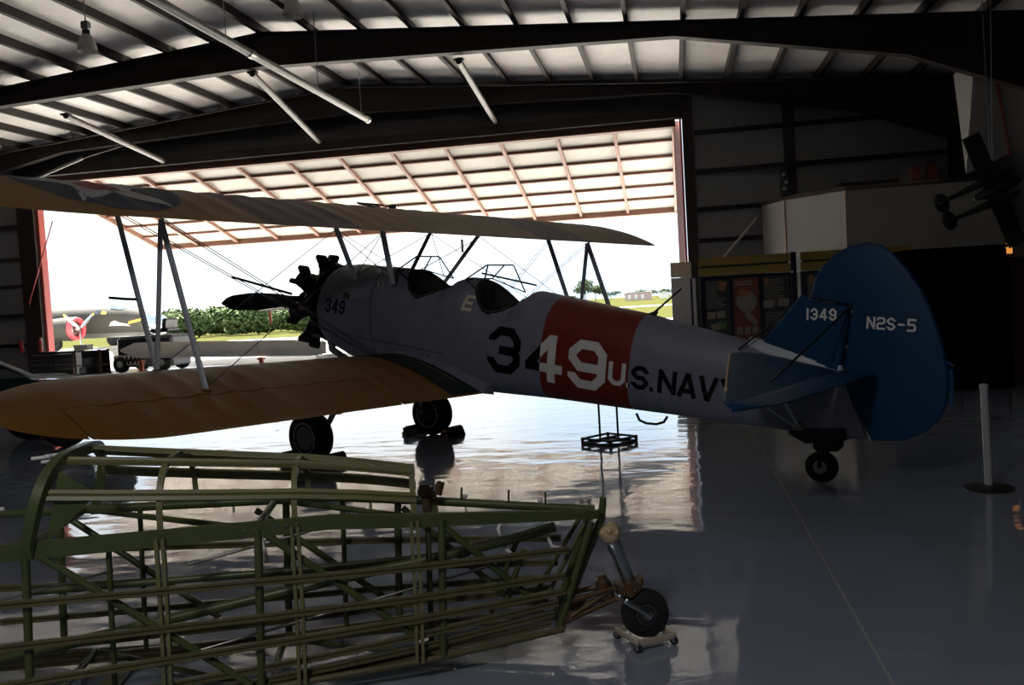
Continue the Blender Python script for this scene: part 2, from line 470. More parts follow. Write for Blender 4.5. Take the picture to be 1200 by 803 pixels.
# windscreens
def windscreen(x0, xt, xb, zb0, zt, zb1, wb, wt):
    # front pane base x0, top xt, side panes run back to xb
    fr = MB(); gl = MB()
    BL, BR = (x0,-wb*.5,zb0), (x0,wb*.5,zb0); TL, TR = (xt,-wt*.5,zt), (xt,wt*.5,zt)
    SL, SR = (xb,-wb*.85,zb1), (xb,wb*.85,zb1)
    UL, UR = (xb-.02,-wt*.72,zt-.005), (xb-.02,wt*.72,zt-.005)
    for e in ((BL,TL),(BR,TR),(TL,TR),(TL,UL),(TR,UR),(UL,SL),(UR,SR),(BL,BR)): fr.tube(e[0], e[1], .0085, n=6)
    fr.tube(BL, SL, .007, n=6); fr.tube(BR, SR, .007, n=6)
    gl.add([BL,BR,TR,TL], [(0,1,2,3)]); gl.add([BL,TL,UL,SL], [(0,1,2,3)]); gl.add([BR,TR,UR,SR], [(0,1,2,3)])
    g = gl.build('windscreen_pane', M['glass'], plane); fr.build('windscreen_frame', M['blackmetal'], plane)
windscreen(.72,.93,1.02,2.05,2.185,1.93,.44,.24)
windscreen(1.70,1.93,2.02,1.89,2.02,1.72,.44,.30)
# headrest pad and small deck fittings
ant = MB(); ant.tube((3.72,0,1.44),(4.02,.02,1.66),.012,.008,8); ant.lathe([(.05,0),(.03,.05),(.012,.1)],(3.70,0,1.41),(.8,0,.6),12)
ant.build('antenna_mast', M['blackmetal'], plane, 40)
st = MB(); st.poly([(3.66,-.27,.56),(3.69,-.275,.50),(3.76,-.28,.475),(3.86,-.275,.47),(3.93,-.265,.49),(3.96,-.25,.54)], .012, 8)
st.build('step_loop', M['blackmetal'], plane, 60)
# fuselage lettering (port side)
def on_side(s, z, e=.004): return (s, -fside(s, z)-e, z)
AX = -.165
def text_on(fn, txt, s0, z0, h, w, t, gap, lean=0.0, ax=AX):
    mb = MB(); x = 0.0
    for ch in txt:
        if ch == ' ': x += gap*2.8; continue
        cw = {'.': t*.7, '1': t*1.1}.get(ch, w)
        for ln in glyph(ch, cw, t):
            ribbon(mb, ln, t, lambda a, b: fn(s0 + (x+a)*h + (lean-ax)*b*h, z0 + (x+a)*h*ax + b*h))
        x += cw + gap
    return mb
tx = text_on(lambda s, z: on_side(s, z), '3', 2.07, .965, .45, .86, .185, .1); tx.build('number_marking', M['letter'], fus)
tx = text_on(lambda s, z: on_side(s, z), '4', 2.52, .888, .45, .90, .19, .1); tx.build('number_marking', M['letter'], fus)
tx = text_on(lambda s, z: on_side(s, z), '9', 2.985, .812, .45, .86, .185, .1); tx.build('number_marking', M['letter'], fus)
tx = text_on(lambda s, z: on_side(s, z), 'U.S. NAVY', 3.413, .832, .21, .80, .195, .055)
tx.build('service_marking', M['letter'], fus)
tx = text_on(lambda s, z: on_side(s, z), 'E', 1.755, 1.577, .15, .80, .20, .1, lean=.05); tx.build('letter_marking', M['cream'], fus)
tx = text_on(lambda s, z: on_side(s, z), '349', -.20, 1.635, .165, .52, .15, .14); tx.build('cowl_number', M['letter'], fus)
pt = MB()
pt.torus(on_side(.12,1.79,-.004), (0,1,0), .042, .009, 18, 6); pt.build('port_ring', M['blackmetal'], fus, 60)
pt = MB(); q = on_side(.12,1.79,.003); pt.lathe([(.04,0),(.04,.006)], (q[0],q[1]+.004,q[2]), (0,-1,0), 18); pt.build('port_cover', M['oily'], fus, 60)
lo = MB()
for s, z in ((.55,1.90),(.62,1.885)): q = on_side(s,z,.002); lo.box(q, (.04,.012,.05), bev=.004)
for s, z in ((.95,1.62),(.35,1.35),(1.3,1.1)): q = on_side(s,z,.002); lo.box(q, (.03,.01,.03), bev=.004)
lo.build('panel_latch', M['steel'], fus)
# engine
AXD = Vector((-cos(radians(9.4)), 0, sin(radians(9.4)))); C0 = Vector((-.33,0,1.69))
def on_ax(d): return C0 + AXD*d
eng = MB(); eng.lathe([(.30,-.02),(.30,.10),(.22,.14),(.22,.54),(.18,.60),(.10,.68),(.055,.74)], on_ax(0), AXD, 28)
engine = eng.build('engine', M['blackmetal'], plane, 40)
bh = MB(); bh.lathe([(.485,0),(.485,.012)], on_ax(.0), AXD, 40); bh.build('firewall', M['blackmetal'], engine, 40)
rg = MB(); rg.torus(on_ax(.16), AXD, .44, .036, 44, 10); rg.build('exhaust_collector', M['blackmetal'], engine, 60)
e1 = AXD.cross(Vector((0,1,0))).normalized(); e2 = Vector((0,1,0))
for k in range(7):
    a = 2*pi*k/7 + radians(90)
    d = (e1*cos(a+pi/2) + e2*sin(a+pi/2)).normalized()
    base = on_ax(.42); cy = MB()
    cy.lathe([(.078,.2),(.078,.25)]+[q for i in range(9) for q in ((.082,.255+i*.017),(.104,.257+i*.017),(.104,.264+i*.017),(.082,.266+i*.017))]+[(.104,.41),(.11,.44),(.11,.48),(.08,.505),(.02,.515)], base, d, 18)
    c = cy.build('engine_cylinder', M['blackmetal'], engine, 50)
    tn = AXD.cross(d).normalized(); R = Matrix((AXD, tn, d)).transposed()
    rk = MB()
    for s in (-1,1): rk.box(base + d*.515 + tn*(.085*s), (.18,.062,.12), R @ Matrix.Rotation(-.45*s,3,'X'), bev=.02)
    rk.build('rocker_box', M['blackmetal'], c, 50)
    pr_ = MB()
    for s in (-1,1): pr_.tube(base + d*.2 + AXD*.09 + tn*(.03*s), base + d*.49 + AXD*.05 + tn*(.06*s), .011, n=8)
    pr_.build('pushrod_tube', M['steel'], c, 60)
    it = MB(); it.poly([on_ax(.22)+d*.24+tn*.10, on_ax(.24)+d*.40+tn*.13, base+d*.47-AXD*.08+tn*-.02], .024, 8); it.build('intake_pipe', M['blackmetal'], c, 60)
    ex = MB(); ex.poly([base+d*.46-AXD*.06+tn*.05, base+d*.46-AXD*.13+tn*.06, on_ax(.19)+d*.44+tn*.05], .028, 8); ex.build('exhaust_stub', M['exh'], c, 60)
ex = MB(); ex.poly([on_ax(.07)+Vector((0,-.25,-.36)), on_ax(.03)+Vector((.02,-.30,-.50)), Vector((-.02,-.34,1.05)), Vector((.12,-.36,1.0))], .045, 12)
ex.build('exhaust_pipe', M['alu'], engine, 60)
# propeller
hubc = on_ax(.76)
pm = MB(); pm.lathe([(.07,-.04),(.085,0),(.085,.06),(.06,.10),(.03,.13),(0,.14)], hubc, AXD, 20)
prop = pm.build('propeller', M['prop'], plane, 40)
for s in (-1, 1):
    bl = MB(); rr = []
    for i in range(15):
        t = i/14; r_ = .05 + 1.17*t
        ch = interp(t, [0,.12,.3,.6,.85,.97,1], [.07,.10,.20,.235,.185,.10,.02]); th = interp(t,[0,.12,.3,1],[.07,.06,.03,.008])
        pit = radians(interp(t,[0,.2,1],[55,48,20]))
        dv = Vector((0, s, .018*s)); cv = (e1*cos(pit) + AXD*sin(pit)*s)
        nv = dv.cross(cv).normalized(); p = hubc + AXD*.03 + dv*r_
        rr.append([p + cv*(ch*.5*cos(2*pi*k/12)) + nv*(th*.5*sin(2*pi*k/12)) for k in range(12)])
    bl.loft(rr).build('propeller_blade', M['prop'], prop, 60)
# ---- wings
def airfoil(x):
    x = min(1, max(0, x))
    yt = 5*.125*(.2969*sqrt(x)-.1260*x-.3516*x*x+.2843*x**3-.1036*x**4)
    m_, p_ = .045, .4
    yc = m_/p_**2*(2*p_*x-x*x) if x < p_ else m_/(1-p_)**2*((1-2*p_)+2*p_*x-x*x)
    return yc+yt, yc-yt
TH = atan2(.235, 1); CD = (cos(TH), -sin(TH)); ND = (sin(TH), cos(TH))
class Wing:
    def __init__(s, xle, xte, zte, dz, tip0, tip1, rib=.30):
        s.xle, s.xte, s.zte, s.dz, s.t0, s.t1, s.rib = xle, xte, zte, dz, tip0, tip1, rib
        s.chord = (xte-xle)/CD[0]
    def lim(s, y):
        a = abs(y)
        if a <= s.t0: return 0.0, 1.0
        t = min(1, (a-s.t0)/(s.t1-s.t0)); k = 1-sqrt(max(0, 1-t*t))
        return .44*k, 1-.55*k
    def pt(s, x, y, side):
        # x chord fraction 0..1 at span y; side 1 upper, -1 lower
        a, b = s.lim(y); X = a+(b-a)*x
        u, l = airfoil(x); h = (u if side > 0 else l)*(b-a)*s.chord
        q = abs(((abs(y)/s.rib) % 1)-.5)*2; sag = .017*(1-q**2)*min(1, max(0, (x-.12)*6))*min(1, (1-x)*5)*(1 if abs(y) < s.t0+.3 else .3)
        if side > 0: h -= sag
        else: h += sag*.6
        d = X*s.chord
        zl = s.zte(y) + (s.xte-s.xle)*.235
        return (s.xle + d*CD[0] + h*ND[0], y, zl + d*CD[1] + h*ND[1])
    def section(s, y, xa, xb, n):
        xs = [xa + (xb-xa)*(.5-.5*cos(pi*i/n)) if xa < .05 and xb > .95 else xa+(xb-xa)*((i/n)**1.7 if xa < .05 else i/n) for i in range(n+1)]
        up = [s.pt(x, y, 1) for x in xs]; lo_ = [s.pt(x, y, -1) for x in xs]
        return up[::-1] + lo_[1:] if xa < .05 else up[::-1] + lo_
    def panel(s, ys, xa, xb, n=16):
        return MB().loft([s.section(y, xa, xb, n) for y in ys])
def span(a, b, d, tip=None):
    n = max(1, round(abs(b-a)/d)); return [a+(b-a)*i/n for i in range(n+1)]
UW = Wing(.10, 1.56, lambda y: 2.36 - .012*y, 0, 3.95, 4.9)
def tipspan(w, sgn): return [sgn*(w.t0+(w.t1-w.t0)*sin(pi/2*i/12)*.999) for i in range(1,13)]
ys = [-y for y in tipspan(UW,1)][::-1] + span(-3.95, 3.95, .05) + tipspan(UW,1)
uw = UW.panel(ys, 0, 1, 20)
upper = uw.build('upper_wing', M['wing'], plane, 50); upper['label'] = 'yellow upper wing with dark red bands and star insignia'
def decal_disc(W_, cx_, cy_, R, mat_, name, e, par):
    mb = MB(); n = 48; rr = 10
    for k in range(rr):
        r0, r1 = R*k/rr, R*(k+1)/rr
        for i in range(n):
            a0, a1 = 2*pi*i/n, 2*pi*(i+1)/n; q = []
            for r_, a_ in ((r0,a0),(r1,a0),(r1,a1),(r0,a1)):
                X, Y = cx_+r_*cos(a_), cy_+r_*sin(a_); p = W_.pt((X-W_.xle)/(W_.xte-W_.xle), Y, 1)
                q.append((p[0], p[1], p[2]+e))
            mb.add(q, [(0,1,2,3)])
    return mb.build(name, mat_, par, 60)
def decal_star(W_, cx_, cy_, R, mat_, name, e, par):
    mb = MB(); P_ = []
    for i in range(10):
        a = pi + pi*i/5; r_ = R if i % 2 == 0 else R*.385; P_.append((r_*cos(a), r_*sin(a)))
    N_ = 8
    for i in range(10):
        A_, B_ = P_[i], P_[(i+1) % 10]
        def at(u, v):
            X = cx_+(A_[0]*(1-v)+B_[0]*v)*u; Y = cy_+(A_[1]*(1-v)+B_[1]*v)*u
            p = W_.pt((X-W_.xle)/(W_.xte-W_.xle), Y, 1); return (p[0], p[1], p[2]+e)
        for a_ in range(N_):
            for b_ in range(3):
                mb.add([at(a_/N_,b_/3), at((a_+1)/N_,b_/3), at((a_+1)/N_,(b_+1)/3), at(a_/N_,(b_+1)/3)], [(0,1,2,3)])
    return mb.build(name, mat_, par, 60)
for sg in (-1,):
    decal_disc(UW, .80, sg*3.62, .62, M['navy'], 'insignia_disc', .006, upper)
    decal_star(UW, .80, sg*3.62, .62, M['star'], 'insignia_star', .009, upper)
    decal_disc(UW, .80, sg*3.62, .17, M['insred'], 'insignia_center', .012, upper)
tk = MB(); tk.lathe([(.03,0),(.045,.01),(.045,.04),(.02,.055)], UW.pt(.18,.1,1), (0,0,1), 14); tk.tube(UW.pt(.3,-.35,1), Vector(UW.pt(.12,-.35,1))+Vector((0,0,.05)), .012, n=8); tk.tube(Vector(UW.pt(.12,-.35,1))+Vector((0,0,.05)), Vector(UW.pt(.12,.05,1))+Vector((0,0,.05)), .012, n=8)
tk.build('fuel_filler', M['blackmetal'], upper, 50)
fg = MB(); fg.tube((1.45,.05,2.33),(1.45,.05,2.19),.014,n=8); fg.build('fuel_gauge', M['steel'], upper, 60)
HX = .64
for sg, nm in ((-1,'port'),(1,'starboard')):
    slope = .030 if sg < 0 else .008
    LW = Wing(.59, 2.05, lambda y, k=slope: .72 + k*abs(y), 0, 3.8, 4.75)
    if sg < 0: LWP = LW
    fr_ = [sg*a for a in span(.34, 3.8, .05)] + tipspan(LW, sg)
    mb = LW.panel(fr_, 0, HX, 16)
    mb2 = LW.panel([sg*a for a in span(.34, 1.59, .05)], HX, 1, 8); mb.add(mb2.v, mb2.f)
    tipy = [y for y in fr_ if abs(y) > 4.36]
    mb2 = LW.panel([sg*4.36]+tipy, HX, 1, 8); mb.add(mb2.v, mb2.f)
    lw = mb.build('lower_wing', M['yellow'], plane, 50)
    al = LW.panel([sg*a for a in span(1.605, 4.345, .05)], HX+.012, 1, 8)
    al.build('aileron', M['yellow'], lw, 50)
    wk = MB(); n_ = 24
    for i in range(n_):
        for j in range(4):
            q = []
            for a_, b_ in ((i,j),(i+1,j),(i+1,j+1),(i,j+1)):
                p = LW.pt(.06+.92*a_/n_, sg*(.36+.55*b_/4), 1); q.append((p[0], p[1], p[2]+.006))
            wk.add(q, [(0,1,2,3)])
    wk.build('wing_walkway', M['walk'], lw, 60)
    fl = MB(); rr = []
    for i in range(13):
        x = .12+.9*i/12; p = Vector(LW.pt(min(1,x), sg*.40, 1)); 
        rr.append([p+Vector((0,sg*.09,.004)), p+Vector((0,sg*.02,.05)), p+Vector((0,-sg*.08,.10)), p+Vector((0,-sg*.10,-.03))])
    fl.loft(rr).build('wing_root_fillet', M['fus'], plane, 60)
# ---- interplane and cabane struts
def strut(p0, p1, r=.036, name='interplane_strut', m='strut'):
    return MB().tube(p0, p1, r, n=14, flat=.42, flatdir=(1,0,.15)).build(name, M[m], plane, 60)
for sg in (-1, 1):
    y = sg*3.215; k = .012*-sg
    zt = 2.53 + k*3.2; zb = LWP.pt(.16, -3.2, 1)[2] if sg < 0 else Wing(.59,2.05,lambda q: .72+.008*abs(q),0,3.8,4.75).pt(.16,3.2,1)[2]
    TF, TR = (.403-.02, y, zt), (1.06-.02, y, zt-.11)
    BF, BR = (.817, y, zb), (1.497, y, zb-.15)
    strut(TF, BF); strut(TR, BF, .032); strut(TR, BR)
    for p in (BF, BR): MB().box(p, (.10,.05,.03), bev=.01).build('strut_fitting', M['yellow'], plane)
    c = sg
    CF0, CF1 = (.26, c*.42, 1.98), (.37, c*.77, 2.56 + k*.7); CR0, CR1 = (.84, c*.42, 1.90), (1.10, c*.79, 2.45 + k*.7)
    strut(CF0, CF1, .036, 'cabane_strut'); strut(CR0, CR1, .036, 'cabane_strut')
    wr = []
    fw = ((.80, c*.45, .98), (.40, y, zt)); fw2 = ((.86, c*.45, .98), (1.03, y, zt-.11)); 
    for a_, b_, off in ((fw[0], fw[1], 0), (fw2[0], fw2[1], 0), ((.37,c*.78,2.5),(.80,y,zb),0), ((1.1,c*.80,2.4),(1.47,y,zb-.15),0), ((.84,c*.42,1.95),(.37,c*.77,2.5),0), ((.26,c*.42,2.0),(1.1,c*.79,2.4),0)):
        a_, b_ = Vector(a_), Vector(b_)
        MB().tube(a_, b_, .005, n=6).build('rigging_wire', M['wire'], plane)
    for a_, b_ in (fw, fw2): MB().tube(Vector(a_)+Vector((.05,0,0)), Vector(b_)+Vector((.05,0,0)), .005, n=6).build('rigging_wire', M['wire'], plane)
    MB().tube((.16, sg*1.95, 2.03), (1.04, sg*1.95, 1.82), .013, n=8).build('wire_spreader', M['blackmetal'], plane, 60)
for c in (-1,1):
    MB().tube((.26,c*.42,2.02),(.37,-c*.77,2.52),.005,n=6).build('rigging_wire', M['wire'], plane)
pt = MB(); pt.poly([(.62,-3.215,1.83),(.50,-3.26,1.84),(.36,-3.33,1.86)], .012, 8); pt.build('pitot_tube', M['blackmetal'], plane, 60)
# ---- tail
def sl(poly, t, bev, name, m, par=None):
    return MB().slab([(x, 0, z) for x, z in poly], (0,1,0), t, bev).build(name, m, par or plane, 35)
fin = sl([(4.70,1.13),(4.78,1.19),(5.116,1.557),(5.177,1.505+.0),(5.50,1.440),(5.405,.93),(5.395,.91)], .07, .025, 'fin', M['blue'])
rud = [(5.188,1.515),(5.225,1.66),(5.29,1.77),(5.40,1.868),(5.53,1.925),(5.657,1.938),(5.76,1.905),(5.86,1.815),(5.95,1.69),(6.03,1.556),(6.09,1.41),(6.14,1.248),(6.175,1.09),(6.20,.924),(6.195,.78),(6.181,.666),(6.13,.555),(6.055,.478),(5.97,.42),(5.881,.384),(5.75,.372),(5.625,.372),(5.505,.63),(5.43,.91),(5.515,1.452)]
def poly_plate(poly, t, name, m, par=None):
    import bmesh
    bm = bmesh.new(); vs = [bm.verts.new((x, -t/2, z)) for x, z in poly]; f = bm.faces.new(vs)
    r = bmesh.ops.extrude_face_region(bm, geom=[f]); vv = [g for g in r['geom'] if isinstance(g, bmesh.types.BMVert)]
    bmesh.ops.translate(bm, verts=vv, vec=(0,t,0)); bmesh.ops.recalc_face_normals(bm, faces=bm.faces)
    ed = [e for e in bm.edges if abs(abs(e.verts[0].co.y-e.verts[1].co.y)) < 1e-6]
    bmesh.ops.bevel(bm, geom=ed, offset=t*.38, segments=3, affect='EDGES', profile=.6)
    me = bpy.data.meshes.new(name); bm.to_mesh(me); bm.free(); me.materials.append(m)
    o = bpy.data.objects.new(name, me); COL.objects.link(o); o.parent = par or plane
    me.polygons.foreach_set('use_smooth', [True]*len(me.polygons)); me.set_sharp_from_angle(angle=radians(35))
    return o
rudder = poly_plate(rud, .075, 'rudder', M['blue'])
rl = MB(); rl.tube((6.19,0,.99),(6.235,0,.96),.012,n=8); rl.box((6.215,0,.80),(.035,.02,.28),bev=.006); rl.build('trim_tab', M['blue'], rudder)
fr2 = MB(); rr = []
for i in range(9):
    s = 4.66+.76*i/8; z = ztop(s)
    rr.append([(s,-.03,z+.035),(s,.03,z+.035),(s,hwid(s)*.55,z-.05),(s,-hwid(s)*.55,z-.05)])
fr2.loft(rr).build('fin_fairing', M['strut'], plane, 60)
tx = text_on(lambda s, z: (s, -.0395, z), '1349', 5.155, 1.345, .098, .62, .17, .14, ax=-.06); tx.build('serial_marking', M['white'], fin)
tx = text_on(lambda s, z: (s, -.042, z), 'N2S-5', 5.625, 1.262, .098, .66, .16, .10, ax=-.10); tx.build('type_marking', M['white'], rudder)
hs = MB()
for z in (1.40,1.12,.93): hs.box((5.42+.095*(z-.92)/.52+.015, 0, z), (.03,.09,.03), bev=.008)
hs.build('rudder_hinge', M['steel'], rudder)
def stab(sg):
    zc = lambda s: .915+.20*(5.40-s)
    P_ = [(4.52,.13),(4.70,.55),(4.93,1.14),(5.12,1.62),(5.26,1.98),(5.33,2.12),(5.41,2.19)]
    ys_ = [.10,.3,.6,.9,1.2,1.5,1.8,2.0,2.12,2.18]; rr = []
    for y in ys_:
        le = interp(y, [p[1] for p in P_], [p[0] for p in P_]); te = 5.40; c = te-le
        row = []
        for i in range(17):
            t = i/16*2-1; x = abs(t); up = 1 if t >= 0 else -1
            h = .045*(1-y/3.2)*sqrt(max(0, 1-(2*x-1)**2)) if x < .5 else .045*(1-y/3.2)*(1-(x-.5)*1.0)
            s = le + c*x
            row.append((s, sg*y, zc(s) + up*h))
        rr.append(row[:-1] if False else row)
    o = MB().loft(rr).build('stabilizer', M['blue'], plane, 60)
    el = MB(); rr = []
    for y, te in ((.12,5.70),(.3,5.715),(.9,5.71),(1.5,5.705),(1.9,5.69),(2.08,5.655),(2.17,5.58),(2.20,5.50)):
        row = []
        for x, h in ((0,.0),(.06,.028),(.3,.026),(.7,.014),(1,.004),(1,-.004),(.7,-.014),(.3,-.026),(.06,-.028)):
            s = 5.415+(te-5.415)*x
            row.append((s, sg*y, .912 + .010*x + h))
        rr.append(row)
    e = MB().loft(rr).build('elevator', M['blue'], o, 60)
    MB().tube((5.50,sg*.03,1.43),(5.30,sg*1.25,.965),.009,n=8).build('tail_brace_wire', M['blackmetal'], plane)
    MB().tube((5.0,sg*.03,1.43),(4.62,sg*.18,1.12),.009,n=8).build('tail_brace_wire', M['blackmetal'], plane)
    MB().tube((5.08,sg*.10,.47),(5.38,sg*1.30,.90),.012,n=8).build('tail_brace_strut', M['strut'], plane)
    MB().tube((5.05,sg*.10,.47),(4.98,sg*1.20,.96),.009,n=8).build('tail_brace_strut', M['strut'], plane)
    MB().box((5.07,sg*.10,.47),(.08,.04,.06),bev=.012).build('brace_fitting', M['steel'], plane)
    dm = MB(); dm.add([(5.27,sg*2.095,.955),(5.30,sg*2.135,.952),(4.84+.28,sg*1.70,1.0),(4.80+.28,sg*1.60,1.01)], [(0,1,2,3)])
    rb = MB(); rb.poly([(4.60+.0,sg*.32,1.085),(4.78,sg*.76,1.055),(5.0,sg*1.30,1.01),(5.2,sg*1.78,.972)],.010,6); rb.build('worn_leading_edge', M['brass'], o, 60)
    return o
stab(-1); stab(1)
MB().box((5.53,-.05,.83),(.05,.02,.20),Matrix.Rotation(.5,3,'Y'),bev=.005).build('elevator_horn', M['blue'], plane)
# ---- undercarriage
for sg in (-1, 1):
    cy_ = sg*.98; z0 = .277
    gl = MB(); rr = []
    for t in range(7):
        k = t/6; p = Vector((.30,sg*.36,.95))*(1-k) + Vector((.10,sg*.72,.50))*k; wd = .20*(1-k)+.11*k; th = .07*(1-k)+.06*k
        rr.append([(p.x+wd*cos(2*pi*i/14), p.y+th*sin(2*pi*i/14), p.z) for i in range(14)])
    gl.loft(rr).build('landing_gear_leg', M['strut'], plane, 60)
    MB().poly([(.10,sg*.70,.54),(.03,sg*.80,z0+.06),(.0,sg*.86,z0),(.0,cy_,z0)],.032,12).build('axle', M['steel'], plane, 60)
    ty = MB(); ty.lathe([(.15,-.095),(.22,-.11),(.258,-.095),(.274,-.05),(.277,0),(.274,.05),(.258,.095),(.22,.11),(.15,.095)], (0,cy_,z0), (0,1,0), 40)
    wl = ty.build('main_wheel', M['rubber'], plane, 50)
    for s2 in (-1,1):
        MB().torus((0,cy_+s2*.098,z0),(0,1,0),.168,.013,36,8).build('wheel_rim', M['wheelrim'], wl, 60)
        cv = MB(); cv.lathe([(.165,0),(.12,.012),(.05,.02),(0,.022)], (0,cy_+s2*.086,z0), (0,s2,0), 30)
        cv.build('hub_cover', M['hub'] if sg < 0 and s2 < 0 else M['blackmetal'], wl, 60)
        if not (sg < 0 and s2 < 0):
            sp2 = MB()
            for k in range(5):
                a_ = 2*pi*k/5+.4; sp2.box((.075*cos(a_), cy_+s2*.108, z0+.075*sin(a_)), (.09,.012,.03), Matrix.Rotation(-a_,3,'Y'), bev=.005)
            sp2.lathe([(.035,0),(.03,.03),(0,.032)], (0,cy_+s2*.10,z0),(0,s2,0),14)
            sp2.build('wheel_spoke', M['steel'], wl, 50)
tw = MB(); tw.lathe([(.055,-.045),(.10,-.052),(.125,-.04),(.134,0),(.125,.04),(.10,.052),(.055,.045)], (5.219,0,.134), (0,1,0), 30)
twh = tw.build('tail_wheel', M['rubber'], plane, 50)
tc_ = MB()
for s in (-1,1): tc_.lathe([(.058,0),(.05,.012),(.02,.018),(0,.02)], (5.219,s*.042,.134), (0,s,0), 20); tc_.torus((5.219,s*.056,.134),(0,1,0),.042,.005,24,6)
tc_.build('tail_wheel_hub', M['wheelrim'], twh, 60)
fk = MB()
for s in (-1,1): fk.poly([(5.219,s*.075,.134),(5.235,s*.075,.22),(5.28,s*.045,.30)], .016, 8)
fk.box((5.27,0,.33),(.24,.15,.12),bev=.03); fk.loft([[(4.98,-.07,.40),(4.98,.07,.40),(4.98,.07,.43),(4.98,-.07,.43)],[(5.12,-.085,.33),(5.12,.085,.33),(5.12,.085,.46),(5.12,-.085,.46)],[(5.44,-.06,.37),(5.44,.06,.37),(5.44,.06,.46),(5.44,-.06,.46)]])
fk.build('tail_wheel_fork', M['black'], plane, 40)
# ------------------------------------------------------------------ green fuselage frame in the foreground (x aft, y far side, z up)
FO, FA = (-.21, 4.14, 0), radians(17.1)
frame = thing('fuselage_frame', 'olive green bare fuselage frame of tubes and stringers on a small wheeled dolly', 'airplane frame', FO, FA)
def fhw(a):
    d = max(0, -.12-a); return .03+(.19*d if d < 1 else .19+.10*(d-1))
XL = -3.05       # where the frame runs out of view
def zu(a): return interp(a, [-3.05,-2.6,-1.4,-.95,-.2], [.762,.762,.748,.705,.632])
def zl(a): return interp(a, [-3.05,-2.5,-1.7,-1.0,-.40], [.075,.075,.075,.095,.125])
for sg in (-1, 1):
    lm = MB(); pts = [(a, sg*fhw(a), zu(a)) for a in (XL,-2.6,-2.0,-1.4,-.95,-.55,-.20)]
    if sg < 0:
        lm.loft([[(a, y-.012, z-.034),(a, y-.012, z+.030),(a, y-.002, z+.036),(a, y+.016, z+.030),(a, y+.016, z-.030)] for a, y, z in pts] if False else
                [[(a, y-.012, z-k),(a, y-.012, z+k),(a, y+.004, z+k+.004),(a, y+.016, z+k-.004),(a, y+.016, z-k)] for (a, y, z), k in zip(pts, (.034,.034,.032,.030,.028,.024,.018))])
        lm.build('upper_longeron', M['green'], frame, 40)
    else: lm.poly(pts, .021, 10).build('upper_longeron', M['green'], frame, 60)
    MB().poly([(a, sg*fhw(a), zl(a)) for a in (XL,-2.5,-1.7,-1.0,-.40)], .015, 10).build('lower_longeron', M['rail'], frame, 60)
    NV = [-2.60,-1.72,-.955] if sg < 0 else [-2.75,-1.68,-1.15]
    for a in NV: MB().tube((a, sg*fhw(a), zl(a)), (a+.03, sg*fhw(a), zu(a)), .017, n=10).build('upright_tube', M['green'], frame, 60)
    DG = ([(-2.52,.735,-1.76,.10),(-1.665,.73,-1.06,.20),(-.936,.69,-.50,.25)] if sg < 0 else [(-2.711,.75,-2.0,.20),(-1.795,.71,-1.15,.20),(-1.10,.68,-.60,.2)])
    for a0, z0, a1, z1 in DG: MB().tube((a0, sg*fhw(a0), z0), (a1, sg*fhw(a1), z1), .016, n=10).build('diagonal_tube', M['green'], frame, 60)
    # a second, thinner upright beside each bay as on the real frame
    for a in ((-2.30,-1.005) if sg < 0 else (-2.35,-1.40)): MB().tube((a, sg*(fhw(a)-.04), zl(a)), (a+.02, sg*(fhw(a)-.04), zu(a)), .012, n=8).build('upright_tube', M['green'], frame, 60)
# side stringers
ST = [(.565,.496),(.396,.380),(.246,.309),(.150,.262),(.085,.214),(.062,.165)]
for i, (zL, zR) in enumerate(ST):
    for sg in (-1, 1):
        pts = []
        for k in range(9):
            a = XL + (-.36-.02*i-XL)*k/8
            bz = zL + (zR-zL)*((a+2.65)/2.27) if i < 3 else interp(a, [XL,-1.6,-.4], [max(.045,zL-.05*(i-2)),zL+.02,zR])
            ins = 0 if i < 3 else .03*(i-2)*min(1,fhw(a)/.3)
            pts.append((a, sg*(fhw(a)+.028-ins), bz))
        rr = []
        for a, y, z in pts:
            h, t = .0145, .011
            rr.append([(a,y-t,z-h),(a,y+t,z-h),(a,y+t,z-.004),(a,y+t*.2,z),(a,y+t,z+.004),(a,y+t,z+h),(a,y-t,z+h),(a,y-t,z+.004),(a,y-t*.2,z),(a,y-t,z-.004)])
        MB().loft(rr).build('side_stringer', M['rail'], frame, 30)
# side formers (double strips) and turtledeck arches
def deck_pt(a, q):
    w, z0 = fhw(a), zu(a); h = interp(a, [-2.65,-1.03], [.345,.188]); k = interp(a, [-2.65,-1.03], [.55,.9])
    return (w*math.copysign(abs(cos(q))**k, cos(q)), z0 + h*abs(sin(q))**k)
def arch(a):
    w, z0 = fhw(a), zu(a)
    h = interp(a, [-2.65,-1.03], [.355,.188])
    return [deck_pt(a, pi*i/18) for i in range(19)]
for a in (-2.07,-1.54,-1.045):
    for dx in (-.013, .013):
        y0 = -fhw(a)-.016
        pts = [(a+dx-.012, y0, zl(a)), (a+dx-.003, y0-.002, .4), (a+dx, y0, zu(a))]
        MB().loft([[(x-.007,y-.012,z),(x+.007,y-.012,z),(x+.007,y+.012,z),(x-.007,y+.012,z)] for x,y,z in pts]).build('side_former', M['greenlight'], frame)
    ar = arch(a)
    MB().loft([[(a-.012,y*.985,z-.012),(a+.012,y*.985,z-.012),(a+.012,y*1.0,z+.010),(a-.012,y*1.0,z+.010)] for y, z in ar]).build('deck_former', M['greenlight'], frame, 40)
